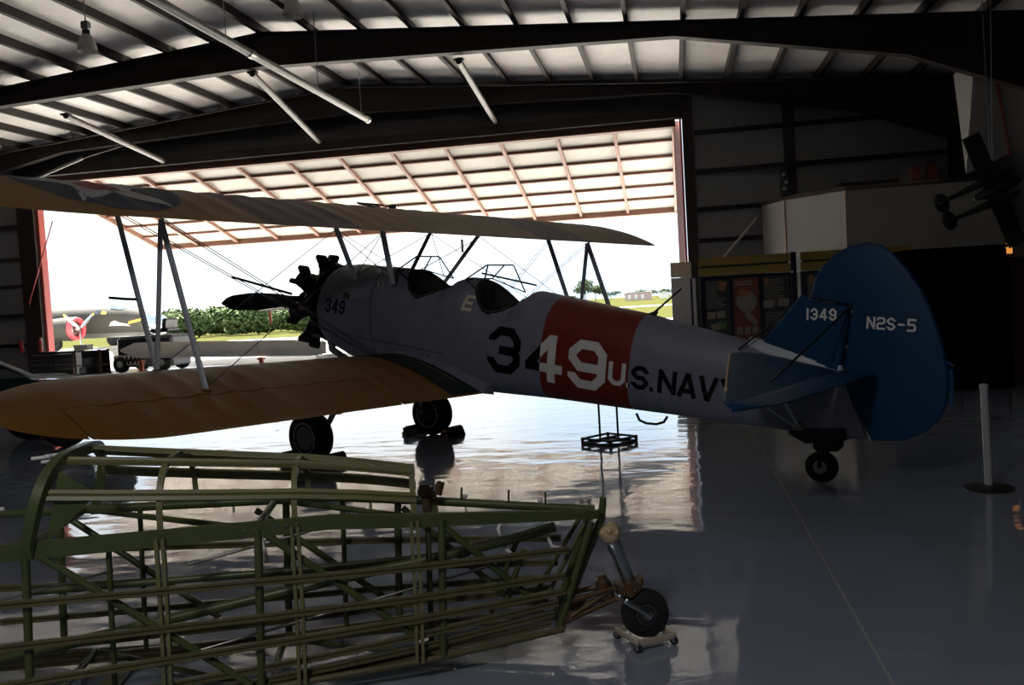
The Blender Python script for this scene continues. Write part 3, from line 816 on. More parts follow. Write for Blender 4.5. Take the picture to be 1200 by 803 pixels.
# big front board with its gusset
fb_ = MB(); a0 = -2.56
ar = arch(a0)
fb_.loft([[(a0+.09*(z-zu(a0))/.35-.020,y*1.05,z-.03),(a0+.09*(z-zu(a0))/.35+.020,y*1.05,z-.03),(a0+.09*(z-zu(a0))/.35+.020,y*1.10,z+.02),(a0+.09*(z-zu(a0))/.35-.020,y*1.10,z+.02)] for y, z in ar])
fb_.build('deck_former', M['green'], frame, 40)
MB().prism([(-2.50,-fhw(-2.5)+.02,zu(-2.5)+.02),(-2.30,-fhw(-2.3)+.02,zu(-2.3)+.20),(-2.44,-fhw(-2.4)+.03,zu(-2.4)+.30)], (0,.006,0)).build('gusset_plate', M['green'], frame)
for q in [pi*k/18 for k in (2.2,5.2,8.0,10.8,15.3)]:
    rr = []
    for k in range(7):
        a = -2.50 + (2.50-1.03)*k/6; w, z0 = fhw(a), zu(a); h = interp(a, [-2.65,-1.03], [.355,.188])
        y, z = deck_pt(a, q)
        nn = Vector((0, cos(q)/max(w,.01), sin(q)/h)).normalized(); tt = Vector((0,-nn.z,nn.y)); p = Vector((a,y,z))+nn*.006
        rr.append([p+tt*.022-nn*.010, p+tt*.022+nn*.008, p+tt*.006+nn*.010, p+nn*.002, p-tt*.006+nn*.010, p-tt*.022+nn*.008, p-tt*.022-nn*.010])
    MB().loft(rr).build('deck_stringer', M['greenlight'], frame, 30)
# tail post, aft bracing
MB().poly([(-.165,0,.70),(-.178,0,.60),(-.41,0,.105)], [.016,.018,.018], 12).build('tail_post', M['green'], frame, 60)
for sg in (-1,1):
    MB().tube((-.42,sg*.07,.12),(-.235,sg*.045,.60),.017,n=10).build('tail_brace_tube', M['green'], frame, 60)
    MB().tube((-.50,sg*.10,.24),(-.27,sg*.055,.60),.011,n=8).build('tail_brace_tube', M['green'], frame, 60)
    MB().tube((-.66,sg*.12,.30),(-.56,sg*.11,.52),.013,n=8).build('tail_brace_tube', M['green'], frame, 60)
for a in (-2.60,-1.70,-.95):
    MB().tube((a,-fhw(a),zu(a)),(a,fhw(a),zu(a)),.017,n=10).build('cross_tube', M['green'], frame, 60)
    MB().tube((a,-fhw(a),zl(a)),(a,fhw(a),zl(a)),.017,n=10).build('cross_tube', M['green'], frame, 60)
for a0, a1 in ((-2.60,-1.70),(-1.70,-.95)):
    MB().tube((a0,fhw(a0),zu(a0)),(a1,-fhw(a1),zu(a1)),.014,n=8).build('cross_tube', M['green'], frame, 60)
    MB().tube((a0,fhw(a0),zl(a0)),(a1,-fhw(a1),zl(a1)),.014,n=8).build('cross_tube', M['green'], frame, 60)
MB().poly([(-2.9,0,.20),(-2.29,0,.295),(-1.39,0,.43),(-.96,0,.485),(-.60,0,.54),(-.40,0,.58)], .024, 12).build('torque_tube', M['green'], frame, 60)
MB().poly([(-2.8,.12,.46),(-1.65,.12,.45),(-.8,.08,.47)], .017, 10).build('torque_tube', M['green'], frame, 60)
MB().tube((-2.05,0,.553),(-1.50,0,.66),.007,n=8).build('control_rod', M['steel'], frame, 60)
MB().tube((-1.99,-.25,.25),(-.69,-.09,.457),.007,n=8).build('control_rod', M['steel'], frame, 60)
MB().tube((-2.9,-.2,.50),(-2.3,-.2,.61),.006,n=8).build('control_rod', M['steel'], frame, 60)
for pts in ([(-.62,.08,.64),(-.66,.05,.58),(-.64,.02,.50),(-.60,0,.46)], [(-.40,.05,.62),(-.44,.03,.55),(-.42,0,.49),(-.36,0,.47)], [(-1.75,.1,.72),(-1.72,-.02,.62),(-1.70,-.06,.55)]):
    MB().poly(pts, .009, 8).build('white_hose', M['whiterod'], frame, 60)
for a, b_, z in ((-2.66,.30,1.04),(-2.66,.25,1.02),(-2.64,.10,1.06),(-2.72,-.2,.90)):
    MB().tube((a-.07,b_,z),(a+.01,b_,z+.005),.008,n=8).build('hinge_pin', M['whiterod'], frame)
MB().poly([(-2.78,-.30,.86),(-2.74,-.31,.80),(-2.66,-.33,.735)], .010, 8).build('white_lever', M['whiterod'], frame, 60)
for a, z in ((-1.72,.75),(-1.55,.755),(-1.60,.755)):
    bt = MB()
    for k in (-.02,.02): bt.lathe([(.006,0),(.006,.006)], (a+k,-fhw(a)-.012,z+.004), (0,-1,0), 8)
    bt.build('longeron_bolt', M['steel'], frame)
for a in (-.80,-1.25,-.45,-1.9):
    b_ = MB(); b_.ball((a,fhw(a),zu(a)+.032),.012,8,6); b_.tube((a,fhw(a),zu(a)-.05),(a,fhw(a),zu(a)+.03),.006,n=6); b_.build('clip', M['whiterod'], frame, 60)
for a in (-.96,-.82,-.60,-.43):
    MB().tube((a,fhw(a)-.01,zu(a)),(a+.006,fhw(a)-.01,zu(a)+.075),.005,n=6).build('spare_stud', M['green'], frame)
pl = MB(); pl.box((-.97,.10,.72),(.07,.05,.10),bev=.012); pl.lathe([(.03,0),(.035,.02),(.02,.05)],(-.99,.08,.76),(0,0,1),12); pl.lathe([(.02,0),(.02,.06)],(-.93,.12,.75),(.3,0,1),10); pl.build('pulley_bracket', M['oily'], frame, 50)
for a, z in ((-1.0,.33),(-.72,.255),(-1.6,.30)):
    pb = MB(); pb.lathe([(.022,-.008),(.016,0),(.022,.008)],(a,-.05,z),(0,1,0),14); pb.box((a,-.05,z-.02),(.02,.024,.05),bev=.004); pb.build('cable_pulley', M['oily'], frame, 40)
# tail gear
cp = MB(); cp.lathe([(.0,-.06),(.03,-.055),(.045,-.03),(.05,0),(.046,.02),(.034,.034),(.0,.036)], (-.145,0,.535), (-.35,0,1), 20)
for k in range(7): cp.ball((-.145+.042*cos(k*.9), .042*sin(k*.9), .535+.012*(k % 2)), .016, 8, 6)
cp.build('strut_cap', M['brass'], frame, 60)
AXT = Vector((-.052+.145, 0, .262-.525))
ol = MB(); ol.lathe([(.035,.03),(.035,.09),(.031,.095),(.031,.27),(.028,.275)], (-.145,0,.525), AXT, 20); ol.build('tail_oleo_strut', M['oleo'], frame, 60)
fk = MB()
fk.loft([[(-.13,-.035,.245),(-.13,.035,.245),(-.13,.035,.29),(-.13,-.035,.29)],[(-.07,-.05,.225),(-.07,.05,.225),(-.07,.05,.285),(-.07,-.05,.285)],[(-.02,-.045,.255),(-.02,.045,.255),(-.02,.045,.30),(-.02,-.045,.30)],[(.0,-.03,.285),(.0,.03,.285),(.0,.03,.315),(.0,-.03,.315)]])
fk.lathe([(.028,0),(.034,.015),(.034,.05),(.022,.06),(.022,.075),(.0,.078)],(-.19,-.01,.26),(-.05,0,1),14); fk.box((-.18,-.01,.245),(.075,.06,.07),bev=.015)
for q in ((-.10,-.055,.25),(-.05,-.055,.26),(-.14,-.045,.27),(-.12,-.05,.225),(-.02,-.05,.29)): fk.ball(q,.009,8,6)
fk.build('tail_fork', M['oily'], frame, 45)
tb = MB()
for sg in (-1,1):
    tb.tube((-.40,sg*.06,.235),(-.14,sg*.03,.275),.013,n=8); tb.tube((-.39,sg*.06,.15),(-.13,sg*.03,.225),.013,n=8); tb.tube((-.36,sg*.06,.17),(-.16,sg*.03,.265),.012,n=8)
tb.build('trailing_link', M['oily'], frame, 60)
lk = MB()
for q in ((-.40,-.06,.13),(-.385,-.07,.165),(-.375,-.06,.20)): lk.lathe([(.016,-.01),(.016,.01)],q,(0,1,0),12); lk.box((q[0]-.01,q[1],q[2]-.012),(.03,.016,.02),bev=.004)
lk.build('hinge_fitting', M['oily'], frame, 50)
ax = MB()
for sg in (-1,1): ax.tube((-.095,sg*.055,.215),(.012,sg*.055,.138),.0145,n=12); ax.lathe([(.017,-.004),(.017,.006),(.01,.008)],(.012,sg*.06,.138),(0,sg,0),12)
ax.tube((.012,-.06,.138),(.012,.06,.138),.009,n=8)
ax.build('axle_fork_leg', M['oleo'], frame, 50)
ty = MB(); ty.lathe([(.05,-.036),(.09,-.042),(.108,-.032),(.114,0),(.108,.032),(.09,.042),(.05,.036)], (.005,0,.135), (0,1,0), 34)
twl = ty.build('tail_wheel', M['rubber'], frame, 50)
hb = MB()
for sg in (-1,1):
    hb.torus((.005,sg*.037,.135),(0,1,0),.044,.005,26,6); hb.torus((.005,sg*.037,.135),(0,1,0),.030,.004,22,6); hb.lathe([(.047,0),(.02,.004),(0,.006)],(.005,sg*.032,.135),(0,sg,0),22)
hb.build('wheel_hub', M['steel'], twl, 60)
# wooden block that carries the frame's front end
wb_ = thing('wood_block', 'low timber block carrying the front of the green fuselage frame', 'block', (FO[0]+cos(FA)*-2.45, FO[1]+sin(FA)*-2.45, 0), FA)
MB().box((0,0,.0135),(.10,.70,.027),bev=.005).build('timber', M['rail'], wb_)
# dolly
dolly = thing('wheel_dolly', 'small beige square dolly on four black casters under the tail wheel', 'dolly', (-.207,4.123,0), radians(32))
DS = .097
fr_ = MB()
for s in (-1,1):
    fr_.box((0,s*DS,.0435),(DS*2+.02,.010,.027),bev=.003); fr_.box((s*DS,0,.0435),(.010,DS*2+.02,.027),bev=.003)
fr_.build('dolly_frame', M['dollywood'], dolly)
for sx in (-1,1):
    for sy in (-1,1):
        cs = MB(); x, y = sx*DS, sy*DS
        cs.lathe([(.012,-.008),(.018,-.007),(.020,0),(.018,.007),(.012,.008)], (x,y,.020), (cos(.6),sin(.6),0), 20)
        c = cs.build('caster', M['castor'], dolly, 50)
        hs = MB()
        for k in (-1,1): hs.box((x+k*.010*cos(.6), y+k*.010*sin(.6), .030),(.003,.016,.030),Matrix.Rotation(.6,3,'Z'),bev=.001)
        hs.lathe([(.014,0),(.014,.006)],(x,y,.040),(0,0,1),12); hs.build('caster_fork', M['alu'], c)
# ------------------------------------------------------------------ hangar shell (door wall at y=28, ridge above x=-10)
XW0, XW1, YB, YD = -29.5, 8.6, -10.0, 28.0
DX0, DX1, HZ = -21.9, .40, 6.93
def roofz(x): return 9.02 - .083*abs(x+10)
def floor_material():
    m = bpy.data.materials.new('polished grey floor paint'); m.use_nodes = True; nt = m.node_tree; b = nt.nodes['Principled BSDF']
    tc = nt.nodes.new('ShaderNodeTexCoord')
    b.inputs['Roughness'].default_value = .06; b.inputs['IOR'].default_value = 1.85
    n = nt.nodes.new('ShaderNodeTexNoise'); n.inputs['Scale'].default_value = .5; n.inputs['Detail'].default_value = 5; nt.links.new(tc.outputs['Object'], n.inputs['Vector'])
    cr = nt.nodes.new('ShaderNodeValToRGB'); cr.color_ramp.elements[0].color = (.215,.25,.325,1); cr.color_ramp.elements[1].color = (.30,.34,.43,1)
    nt.links.new(n.outputs['Fac'], cr.inputs[0])
    # saw-cut joints
    sx = nt.nodes.new('ShaderNodeSeparateXYZ'); nt.links.new(tc.outputs['Object'], sx.inputs[0])
    fx = math_node(nt, 'ABSOLUTE', math_node(nt, 'SUBTRACT', math_node(nt, 'PINGPONG', math_node(nt, 'ADD', sx.outputs[0], 101.2), 3.0), 0.0))
    fy = math_node(nt, 'ABSOLUTE', math_node(nt, 'PINGPONG', math_node(nt, 'ADD', sx.outputs[1], 95.6), 3.0))
    j = math_node(nt, 'LESS_THAN', math_node(nt, 'MINIMUM', fx, fy), .006)
    mx = nt.nodes.new('ShaderNodeMix'); mx.data_type = 'RGBA'; nt.links.new(j, mx.inputs[0]); nt.links.new(cr.outputs[0], mx.inputs[6]); mx.inputs[7].default_value = (.42,.43,.42,1)
    nt.links.new(mx.outputs[2], b.inputs['Base Color'])
    # gentle waviness of the coating
    mp = nt.nodes.new('ShaderNodeMapping'); mp.inputs['Scale'].default_value = (.7,1.3,1); nt.links.new(tc.outputs['Object'], mp.inputs[0])
    w1 = nt.nodes.new('ShaderNodeTexNoise'); w1.inputs['Scale'].default_value = 2.2; w1.inputs['Detail'].default_value = 2.5; nt.links.new(mp.outputs[0], w1.inputs['Vector'])
    bp = nt.nodes.new('ShaderNodeBump'); bp.inputs['Strength'].default_value = .6; bp.inputs['Distance'].default_value = .012; nt.links.new(w1.outputs['Fac'], bp.inputs['Height'])
    nt.links.new(bp.outputs['Normal'], b.inputs['Normal'])
    return m
M['floor'] = floor_material()
M['insul'] = mat('white vinyl insulation', (.88,.82,.78), .5, noise=.25, nscale=1.2, bump=.25, bscale=3)
M['wallins'] = mat('grey wall insulation', (.20,.20,.21), .55, noise=.2, nscale=1.5, bump=.2, bscale=4)
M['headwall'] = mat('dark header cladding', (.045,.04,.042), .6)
M['brace'] = mat('brown grey brace paint', (.085,.066,.056), .45, .2, noise=.3, nscale=6)
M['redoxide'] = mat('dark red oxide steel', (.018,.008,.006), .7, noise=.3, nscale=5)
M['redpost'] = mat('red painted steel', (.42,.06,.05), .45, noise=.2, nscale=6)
M['doorsheet'] = mat('cream door liner', (.385,.355,.315), .55, noise=.08, nscale=1.5)
M['doorrib'] = mat('rust red door steel', (.20,.09,.06), .55, noise=.3, nscale=6)
M['pipe'] = mat('grey painted pipe', (.25,.23,.215), .45, .2, noise=.3, nscale=6)
M['drywall'] = mat('white wallboard', (.38,.36,.335), .6, noise=.06, nscale=2)
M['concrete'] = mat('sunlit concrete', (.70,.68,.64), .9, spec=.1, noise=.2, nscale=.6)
struct(MB().box(((XW0+XW1)/2,(YB+YD)/2,-.1),(XW1-XW0,YD-YB,.2)).build('floor', M['floor']))
c = MB()
for s in (-1,1):
    xe = XW0-.2 if s < 0 else XW1+.2
    c.add([(-10,YB-.2,roofz(-10)),(xe,YB-.2,roofz(xe)),(xe,YD+.2,roofz(xe)),(-10,YD+.2,roofz(-10)),(-10,YB-.2,roofz(-10)+.15),(xe,YB-.2,roofz(xe)+.15),(xe,YD+.2,roofz(xe)+.15),(-10,YD+.2,roofz(-10)+.15)],[(0,1,2,3),(4,5,6,7),(0,1,5,4),(2,3,7,6),(1,2,6,5)])
struct(c.build('ceiling', M['insul']))
# door wall in three pieces
def wallbox(name, x0, x1, y0, y1, z0, z1, m='wallins', top=None):
    b = MB()
    b.prism([(x0,y0,z0),(x1,y0,z0),(x1,y0,z1 if top is None else top(x1)),(x0,y0,z1 if top is None else top(x0))] if abs(y1-y0) < abs(x1-x0) else [(x0,y0,z0),(x0,y1,z0),(x0,y1,z1),(x0,y0,z1)], (0,y1-y0,0) if abs(y1-y0) < abs(x1-x0) else (x1-x0,0,0))
    return struct(b.build(name, M[m]))
wallbox('wall_north', XW0, DX0-.1, YD, YD+.18, 0, 0, top=lambda x: roofz(x)-.002)
wallbox('wall_north', DX1+.1, XW1, YD, YD+.18, 0, 0, top=lambda x: roofz(x)-.002)
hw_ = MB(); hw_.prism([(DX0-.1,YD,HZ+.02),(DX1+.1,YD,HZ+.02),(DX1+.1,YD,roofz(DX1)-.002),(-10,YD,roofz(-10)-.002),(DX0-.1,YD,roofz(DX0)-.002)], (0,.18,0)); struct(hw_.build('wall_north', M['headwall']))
wallbox('wall_west', XW0-.18, XW0, YB, YD, 0, roofz(XW0)-.01)
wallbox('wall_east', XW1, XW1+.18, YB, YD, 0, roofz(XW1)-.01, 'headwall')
for a_, b_ in ((XW0,-10.0),(-10.0,XW1)): wallbox('wall_south', a_, b_, YB-.18, YB, 0, 0, top=lambda x: roofz(x)-.002)
n_ = 0
def trim(mb, m, parent=None):
    global n_
    n_ += 1
    return struct(mb.build('trim_%d' % n_, M[m], parent))
# wall girts, columns and jambs
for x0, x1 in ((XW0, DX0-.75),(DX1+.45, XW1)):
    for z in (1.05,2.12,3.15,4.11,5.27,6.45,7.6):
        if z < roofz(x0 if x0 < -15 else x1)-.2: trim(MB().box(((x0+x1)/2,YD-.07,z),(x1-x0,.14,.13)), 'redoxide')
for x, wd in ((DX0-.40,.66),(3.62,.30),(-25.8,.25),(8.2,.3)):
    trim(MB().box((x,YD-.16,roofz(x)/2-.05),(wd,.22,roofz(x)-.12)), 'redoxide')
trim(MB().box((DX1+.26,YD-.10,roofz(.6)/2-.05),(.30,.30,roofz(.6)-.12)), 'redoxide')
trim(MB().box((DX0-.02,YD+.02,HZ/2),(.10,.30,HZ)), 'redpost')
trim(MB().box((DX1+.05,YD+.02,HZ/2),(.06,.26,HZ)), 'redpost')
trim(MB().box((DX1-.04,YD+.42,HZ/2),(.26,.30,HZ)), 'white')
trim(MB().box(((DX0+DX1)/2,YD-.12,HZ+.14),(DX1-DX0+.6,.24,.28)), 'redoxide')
# rigid frames: web and flanges in one tapering beam each
def frame_bot(x, yy=0):
    d = abs(x+10); return interp(d, [0,10.3,15.4,18.5,19.6], [7.98,7.62,6.66,5.2,0.0])
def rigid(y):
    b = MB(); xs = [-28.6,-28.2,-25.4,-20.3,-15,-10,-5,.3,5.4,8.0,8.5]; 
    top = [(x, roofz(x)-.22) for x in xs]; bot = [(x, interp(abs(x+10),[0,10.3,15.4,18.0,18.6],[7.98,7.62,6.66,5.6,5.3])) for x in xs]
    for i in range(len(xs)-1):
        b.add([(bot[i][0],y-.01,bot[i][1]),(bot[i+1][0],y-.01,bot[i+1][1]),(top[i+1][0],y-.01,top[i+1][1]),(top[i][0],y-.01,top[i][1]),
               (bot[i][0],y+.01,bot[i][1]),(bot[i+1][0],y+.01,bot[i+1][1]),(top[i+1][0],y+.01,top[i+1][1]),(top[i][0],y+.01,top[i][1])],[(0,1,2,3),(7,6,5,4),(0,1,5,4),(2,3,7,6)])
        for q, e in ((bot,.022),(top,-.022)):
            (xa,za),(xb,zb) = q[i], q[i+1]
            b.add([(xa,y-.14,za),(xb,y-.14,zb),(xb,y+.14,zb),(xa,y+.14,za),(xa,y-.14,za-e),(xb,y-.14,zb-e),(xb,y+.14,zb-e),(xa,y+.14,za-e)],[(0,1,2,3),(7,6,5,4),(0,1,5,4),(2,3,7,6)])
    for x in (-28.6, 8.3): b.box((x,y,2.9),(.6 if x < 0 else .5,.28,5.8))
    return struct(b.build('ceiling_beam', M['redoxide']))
for y in (27.45, 21.5, 14.2, 6.9): rigid(y)
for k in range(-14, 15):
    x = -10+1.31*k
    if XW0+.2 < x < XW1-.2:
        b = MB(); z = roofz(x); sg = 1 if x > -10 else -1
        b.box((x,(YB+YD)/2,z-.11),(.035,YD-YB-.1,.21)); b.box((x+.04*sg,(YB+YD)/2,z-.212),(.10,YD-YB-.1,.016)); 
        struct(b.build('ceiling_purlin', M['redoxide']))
# braces from frame to door header, and pipes
for p, q, lab in (((-15.83,21.55,7.30),(-16.78,27.7,7.05),'grey brace tube from roof beam to header, above the star insignia wing'),
             ((-10.38,21.55,7.86),(-11.16,27.7,7.20),'grey brace tube from roof beam to door header, second from the lamps'),
             ((-4.96,21.70,7.66),(-5.26,27.7,7.30),'grey brace tube dropping from roof beam to header near the middle of the door')):
    t = thing('brace_tube', lab, 'brace', p, 0, 'brace tubes between roof beam and door header'); d = Vector(q)-Vector(p)
    MB().tube((0,0,0), d, .085, n=14).build('tube', M['brace'], t, 60)
    MB().box(d*.995,(.26,.05,.22),bev=.02).build('end_plate', M['redoxide'], t); MB().box((0,0,.03),(.26,.14,.05),bev=.01).build('end_plate', M['redoxide'], t)
t = thing('heater_tube', 'long pale heater tube hung lengthwise under the roof past the big beam', 'pipe', (-8.2,8.0,6.95))
MB().tube((0,0,0),(0,16.0,0),.085,n=16).build('tube', M['pipe'], t, 60)
MB().tube((0,8.9,0),(0,9.1,0),.10,n=16).build('coupling', M['steel'], t, 60)
MB().tube((0,15.9,0),(0,16.03,0),.10,n=16).build('end_cap', M['steel'], t, 60)
for y in (2.0,8.0,12.5,15.5): MB().tube((0,y,.08),(0,y,roofz(-8.2)-6.95-.01),.012,n=6).build('hanger_rod', M['steel'], t)
for i, (xa, xb) in enumerate(((-26,-10.1),(-9.9,6))):
    t = thing('sprinkler_pipe', ('thin dark sprinkler pipe along the roof slope above the star insignia wing', 'thin dark sprinkler pipe along the roof slope on the blue tail side')[i], 'pipe', (xa,26.6,roofz(xa)-.42))
    MB().tube((0,0,0),(xb-xa,0,roofz(xb)-roofz(xa)),.03,n=8).build('tube', M['redoxide'], t, 60)
    for k in range(6): 
        x = (xb-xa)*(k+.5)/6; z = (roofz(xb)-roofz(xa))*(k+.5)/6
        MB().tube((x,0,z),(x,0,z+.40),.008,n=6).build('hanger_rod', M['redoxide'], t)
# high bay lamps
M['lampglass'] = mat('ribbed lamp reflector', (.62,.60,.55), .25, bump=.4, bscale=60)
lamps = []
for i, (x, y, z) in enumerate(((-10.46,15.0,6.82),(-6.375,15.0,7.0))):
    t = thing('high_bay_lamp', ('unlit bell shaped high bay lamp near the top corner over the star insignia wing', 'unlit bell shaped high bay lamp cut by the top edge beside the heater tube')[i], 'lamp', (x,y,z), 0, 'high bay lamps')
    MB().lathe([(.185,-.12),(.178,-.10),(.165,-.02),(.14,.08),(.10,.16),(.075,.19)], (0,0,0), (0,0,1), 26, caps=False).build('lamp_shade', M['lampglass'], t, 60)
    MB().lathe([(.06,.19),(.07,.20),(.07,.27),(.05,.28)], (0,0,0), (0,0,1), 18).build('lamp_neck', M['black'], t, 50)
    MB().box((0,0,.36),(.15,.13,.15),bev=.02).build('ballast_box', M['steel'], t)
    MB().tube((0,0,.43),(0,0,roofz(x)-z-.01),.012,n=6).build('hanger_rod', M['steel'], t)
# big outward door
def doorp(x, v, d=0.0):
    # v 0 at hinge, 1 at outer edge; d below the sheet
    y, z = 28.1+7.2*v, 6.93-2.03*v; L = sqrt(7.2**2+2.03**2); return (x - 0, y - d*2.03/L, z - d*7.2/L)
dr = MB(); dr.add([doorp(DX0,0),doorp(DX1-.1,0),doorp(DX1-.1,1),doorp(DX0,1),doorp(DX0,0,-.06),doorp(DX1-.1,0,-.06),doorp(DX1-.1,1,-.06),doorp(DX0,1,-.06)],[(0,1,2,3),(7,6,5,4),(0,1,5,4),(1,2,6,5),(2,3,7,6),(3,0,4,7)])
door = struct(dr.build('door_1', M['doorsheet']))
def dbar(x0,v0,x1,v1,wd,d0,d1):
    b = MB(); a_, e_ = Vector(doorp(x0,v0)), Vector(doorp(x1,v1)); u = (e_-a_).normalized(); nn = (Vector(doorp(0,0,1))-Vector(doorp(0,0,0))).normalized(); s = u.cross(nn)
    b.add([p+s*k*wd/2+nn*d for p in (a_,e_) for k in (-1,1) for d in (d0,d1)],[(0,1,3,2),(4,6,7,5),(0,4,5,1),(2,3,7,6),(0,2,6,4),(1,5,7,3)]); return b
for k in range(13):
    x = DX0+.06+(DX1-.22-DX0)*k/12
    struct(dbar(x,0,x,1,.10,.0,.14 if k not in (0,12) else .2).build('door_rib', M['doorrib'], door))
for k in range(7):
    v = (k/6)*.985+.008
    struct(dbar(DX0,v,DX1-.1,v,.07 if k not in (0,6) else .14,.0,.09 if k not in (0,6) else .22).build('door_rail', M['doorrib'], door))
t = thing('pull_cord', 'red pull cord slanting across the red door post down to the wall girt', 'cord', (-21.3,27.7,0))
MB().poly([(.12,.0,5.35),(-.45,-.06,3.9),(-1.02,-.08,2.5)],.022,8).build('cord', M['redpost'], t, 60)
MB().box((-1.04,-.06,2.42),(.08,.06,.16),bev=.01).build('cleat', M['redoxide'], t)
t = thing('vent_pipe', 'short pale pipe slanting under the roof near the star insignia wing tip', 'pipe', (-21.0,26.9,6.74))
MB().tube((0,0,0),(1.75,0,.50),.05,n=10).build('tube', M['pipe'], t, 60); MB().tube((1.75,0,.50),(3.6,0,.85),.022,n=8).build('thin_tube', M['brace'], t, 60); MB().tube((1.75,0,.5),(1.75,0,1.0),.012,n=6).build('hanger_rod', M['brace'], t)
M['shelfw'] = mat('brown office capping', (.09,.065,.05), .6); M['bead'] = mat('buff corner bead', (.55,.38,.25), .5)
# white mezzanine office and hung panel
of = MB(); P_ = [(2.75,27.85),(3.24,26.5),(4.62,25.0),(8.5,25.0),(8.5,27.85)]
of.loft([[(x,y,0) for x,y in P_],[(x,y,4.08) for i,(x,y) in enumerate(P_)]])
struct(of.build('wall_office', M['drywall']))
for (x,y),(x2,y2) in zip(P_[:3],P_[1:4]):
    b = MB(); b.tube((x,y,4.13),(x2,y2,4.13),.06,n=4); trim(b,'shelfw')
    trim(MB().tube((x2,y2-.01,0),(x2,y2-.01,4.07),.025,n=6),'bead')
struct(MB().prism([(6.72,22.0,3.95),(7.62,22.0,4.35),(7.32,22.0,6.50),(6.98,22.05,6.50),(6.70,22.6,6.35)],(0.05,.12,0)).build('wall_panel', M['drywall']))
struct(MB().tube((7.65,22.02,4.3),(7.36,22.02,6.55),.04,n=4).build('trim_90', M['redpost']))
# ------------------------------------------------------------------ exhibits along the door wall
M['navyboard'] = mat('navy display cloth', (.012,.018,.045), .8, noise=.2, nscale=20)
M['boardyellow'] = mat('ochre sign board', (.34,.235,.045), .6, noise=.3, nscale=3, stretch=(1,1,8))
M['posterdark'] = mat('dark poster print', (.018,.03,.032), .5)
M['posterred'] = mat('red poster print', (.22,.05,.03), .5, noise=.4, nscale=4)
M['posterpale'] = mat('pale poster print', (.34,.30,.26), .5, noise=.3, nscale=8)
M['posterskin'] = mat('orange poster print', (.38,.15,.05), .5, noise=.3, nscale=8)
M['postergreen'] = mat('green poster print', (.12,.20,.06), .5)
M['boardwhite'] = mat('pale grey board', (.60,.58,.60), .6, noise=.05, nscale=2)
M['boardtop'] = mat('buff board', (.62,.52,.36), .6)
def display(x0, x1, y, lab, posters):
    t = thing('exhibit_board', lab, 'display panel', ((x0+x1)/2, y, 0), 0, 'history exhibit boards'); wd = x1-x0
    MB().box((0,0,.99),(wd,.06,1.98),bev=.01).build('board', M['navyboard'], t)
    for s in (-1,1):
        MB().box((s*wd*.46,.0,.06),(.06,.5,.05),bev=.01).build('foot', M['black'], t)
        MB().box((s*(wd/2-.04),-.045,1.10),(.035,.02,1.75),bev=.005).build('upright_trim', M['navyboard'], t)
    for k, (px, pw, kind) in enumerate(posters):
        p = MB().box((px,-.04,1.02),(pw,.012,1.75)).build('poster', M['posterdark' if kind != 'portrait' else 'posterred'], t)
        rnd = random.Random(k+int(wd*100))
        if kind == 'portrait':
            f = MB(); f.prism([(px+.24*cos(a)*(1+.12*cos(2*a)),-.050,1.28+.30*sin(a)) for a in [2*pi*i/20 for i in range(20)]],(0,-.004,0)); f.build('printed_oval', M['posterpale'], p)
            f = MB(); f.prism([(px-.24,-.056,1.42),(px+.05,-.056,1.40),(px+.12,-.056,1.58),(px-.18,-.056,1.62)],(0,-.004,0)); f.build('printed_patch', M['posterskin'], p)
            f = MB(); f.prism([(px+.02,-.056,1.05),(px+.28,-.056,.72),(px+.20,-.056,.62),(px-.08,-.056,.90)],(0,-.004,0)); f.build('printed_patch', M['posterpale'], p)
            f = MB()
            for i in range(3):
                f = MB(); f.box((px-.2+.2*i,-.05,.52),(.15,.006,.20)); f.build('printed_photo', M['posterpale'], p)
            for i in range(2):
                f = MB(); f.box((px-.05,-.05,1.80-.07*i),(.45,.006,.035)); f.build('printed_line', M['posterpale'], p)
        else:
            for i in range(13):
                L = pw*(.55+.3*rnd.random())
                if kind == 'a' and 3 < i < 8: L *= .6
                z = 1.82-.055*i
                MB().box((px-pw*.45+L/2,-.05,z),(L,.006,.018)).build('printed_line', M['posterpale'], p)
            if kind == 'a':
                MB().box((px+.14,-.055,1.72),(.2,.006,.24),Matrix.Rotation(.3,3,'Y')).build('printed_patch', M['posterskin'], p)
                for q, g, mm in (((-.17,.95),.1,'posterpale'),((.08,.97),-.1,'posterpale'),((.10,.68),.12,'postergreen'),((-.08,.64),-.05,'posterpale')):
                    MB().box((px+q[0],-.055,q[1]),(.22,.006,.18),Matrix.Rotation(g,3,'Y')).build('printed_photo', M[mm], p)
            else:
                MB().box((px-.24,-.055,1.76),(.10,.006,.22)).build('printed_patch', M['posterskin'], p)
                for q in ((-.2,1.18),(.18,1.20)): MB().box((px+q[0],-.055,q[1]),(.26,.006,.20)).build('printed_photo', M['posterpale'], p)
                for i in range(6): MB().box((px-.05,-.05,.95-.06*i),(pw*.7,.006,.016)).build('printed_line', M['posterpale'], p)
    return t
display(.68, 3.02, 24.0, 'navy display panel with three posters beside the pale board at the door jamb', [(-.72,.62,'a'),(.02,.66,'portrait'),(.78,.66,'b')])
display(3.26, 5.95, 24.0, 'navy display panel mostly hidden behind the blue tail fin', [(-.85,.72,'b'),(.05,.72,'a'),(.92,.66,'b')])
for x0, x1, lab in ((.68,3.02,'ochre double sign board on the navy panel nearest the door'),(3.26,5.95,'ochre double sign board on the navy panel behind the blue tail')):
    t = thing('sign_board', lab, 'sign', ((x0+x1)/2, 23.98, 1.985), 0, 'ochre sign boards')
    for z in (.115,.385): MB().box((0,-.03,z),(x1-x0,.03,.215),bev=.006).build('plank', M['boardyellow'], t)
    MB().box((0,.0,.25),(x1-x0-.1,.02,.45)).build('backing', M['black'], t)
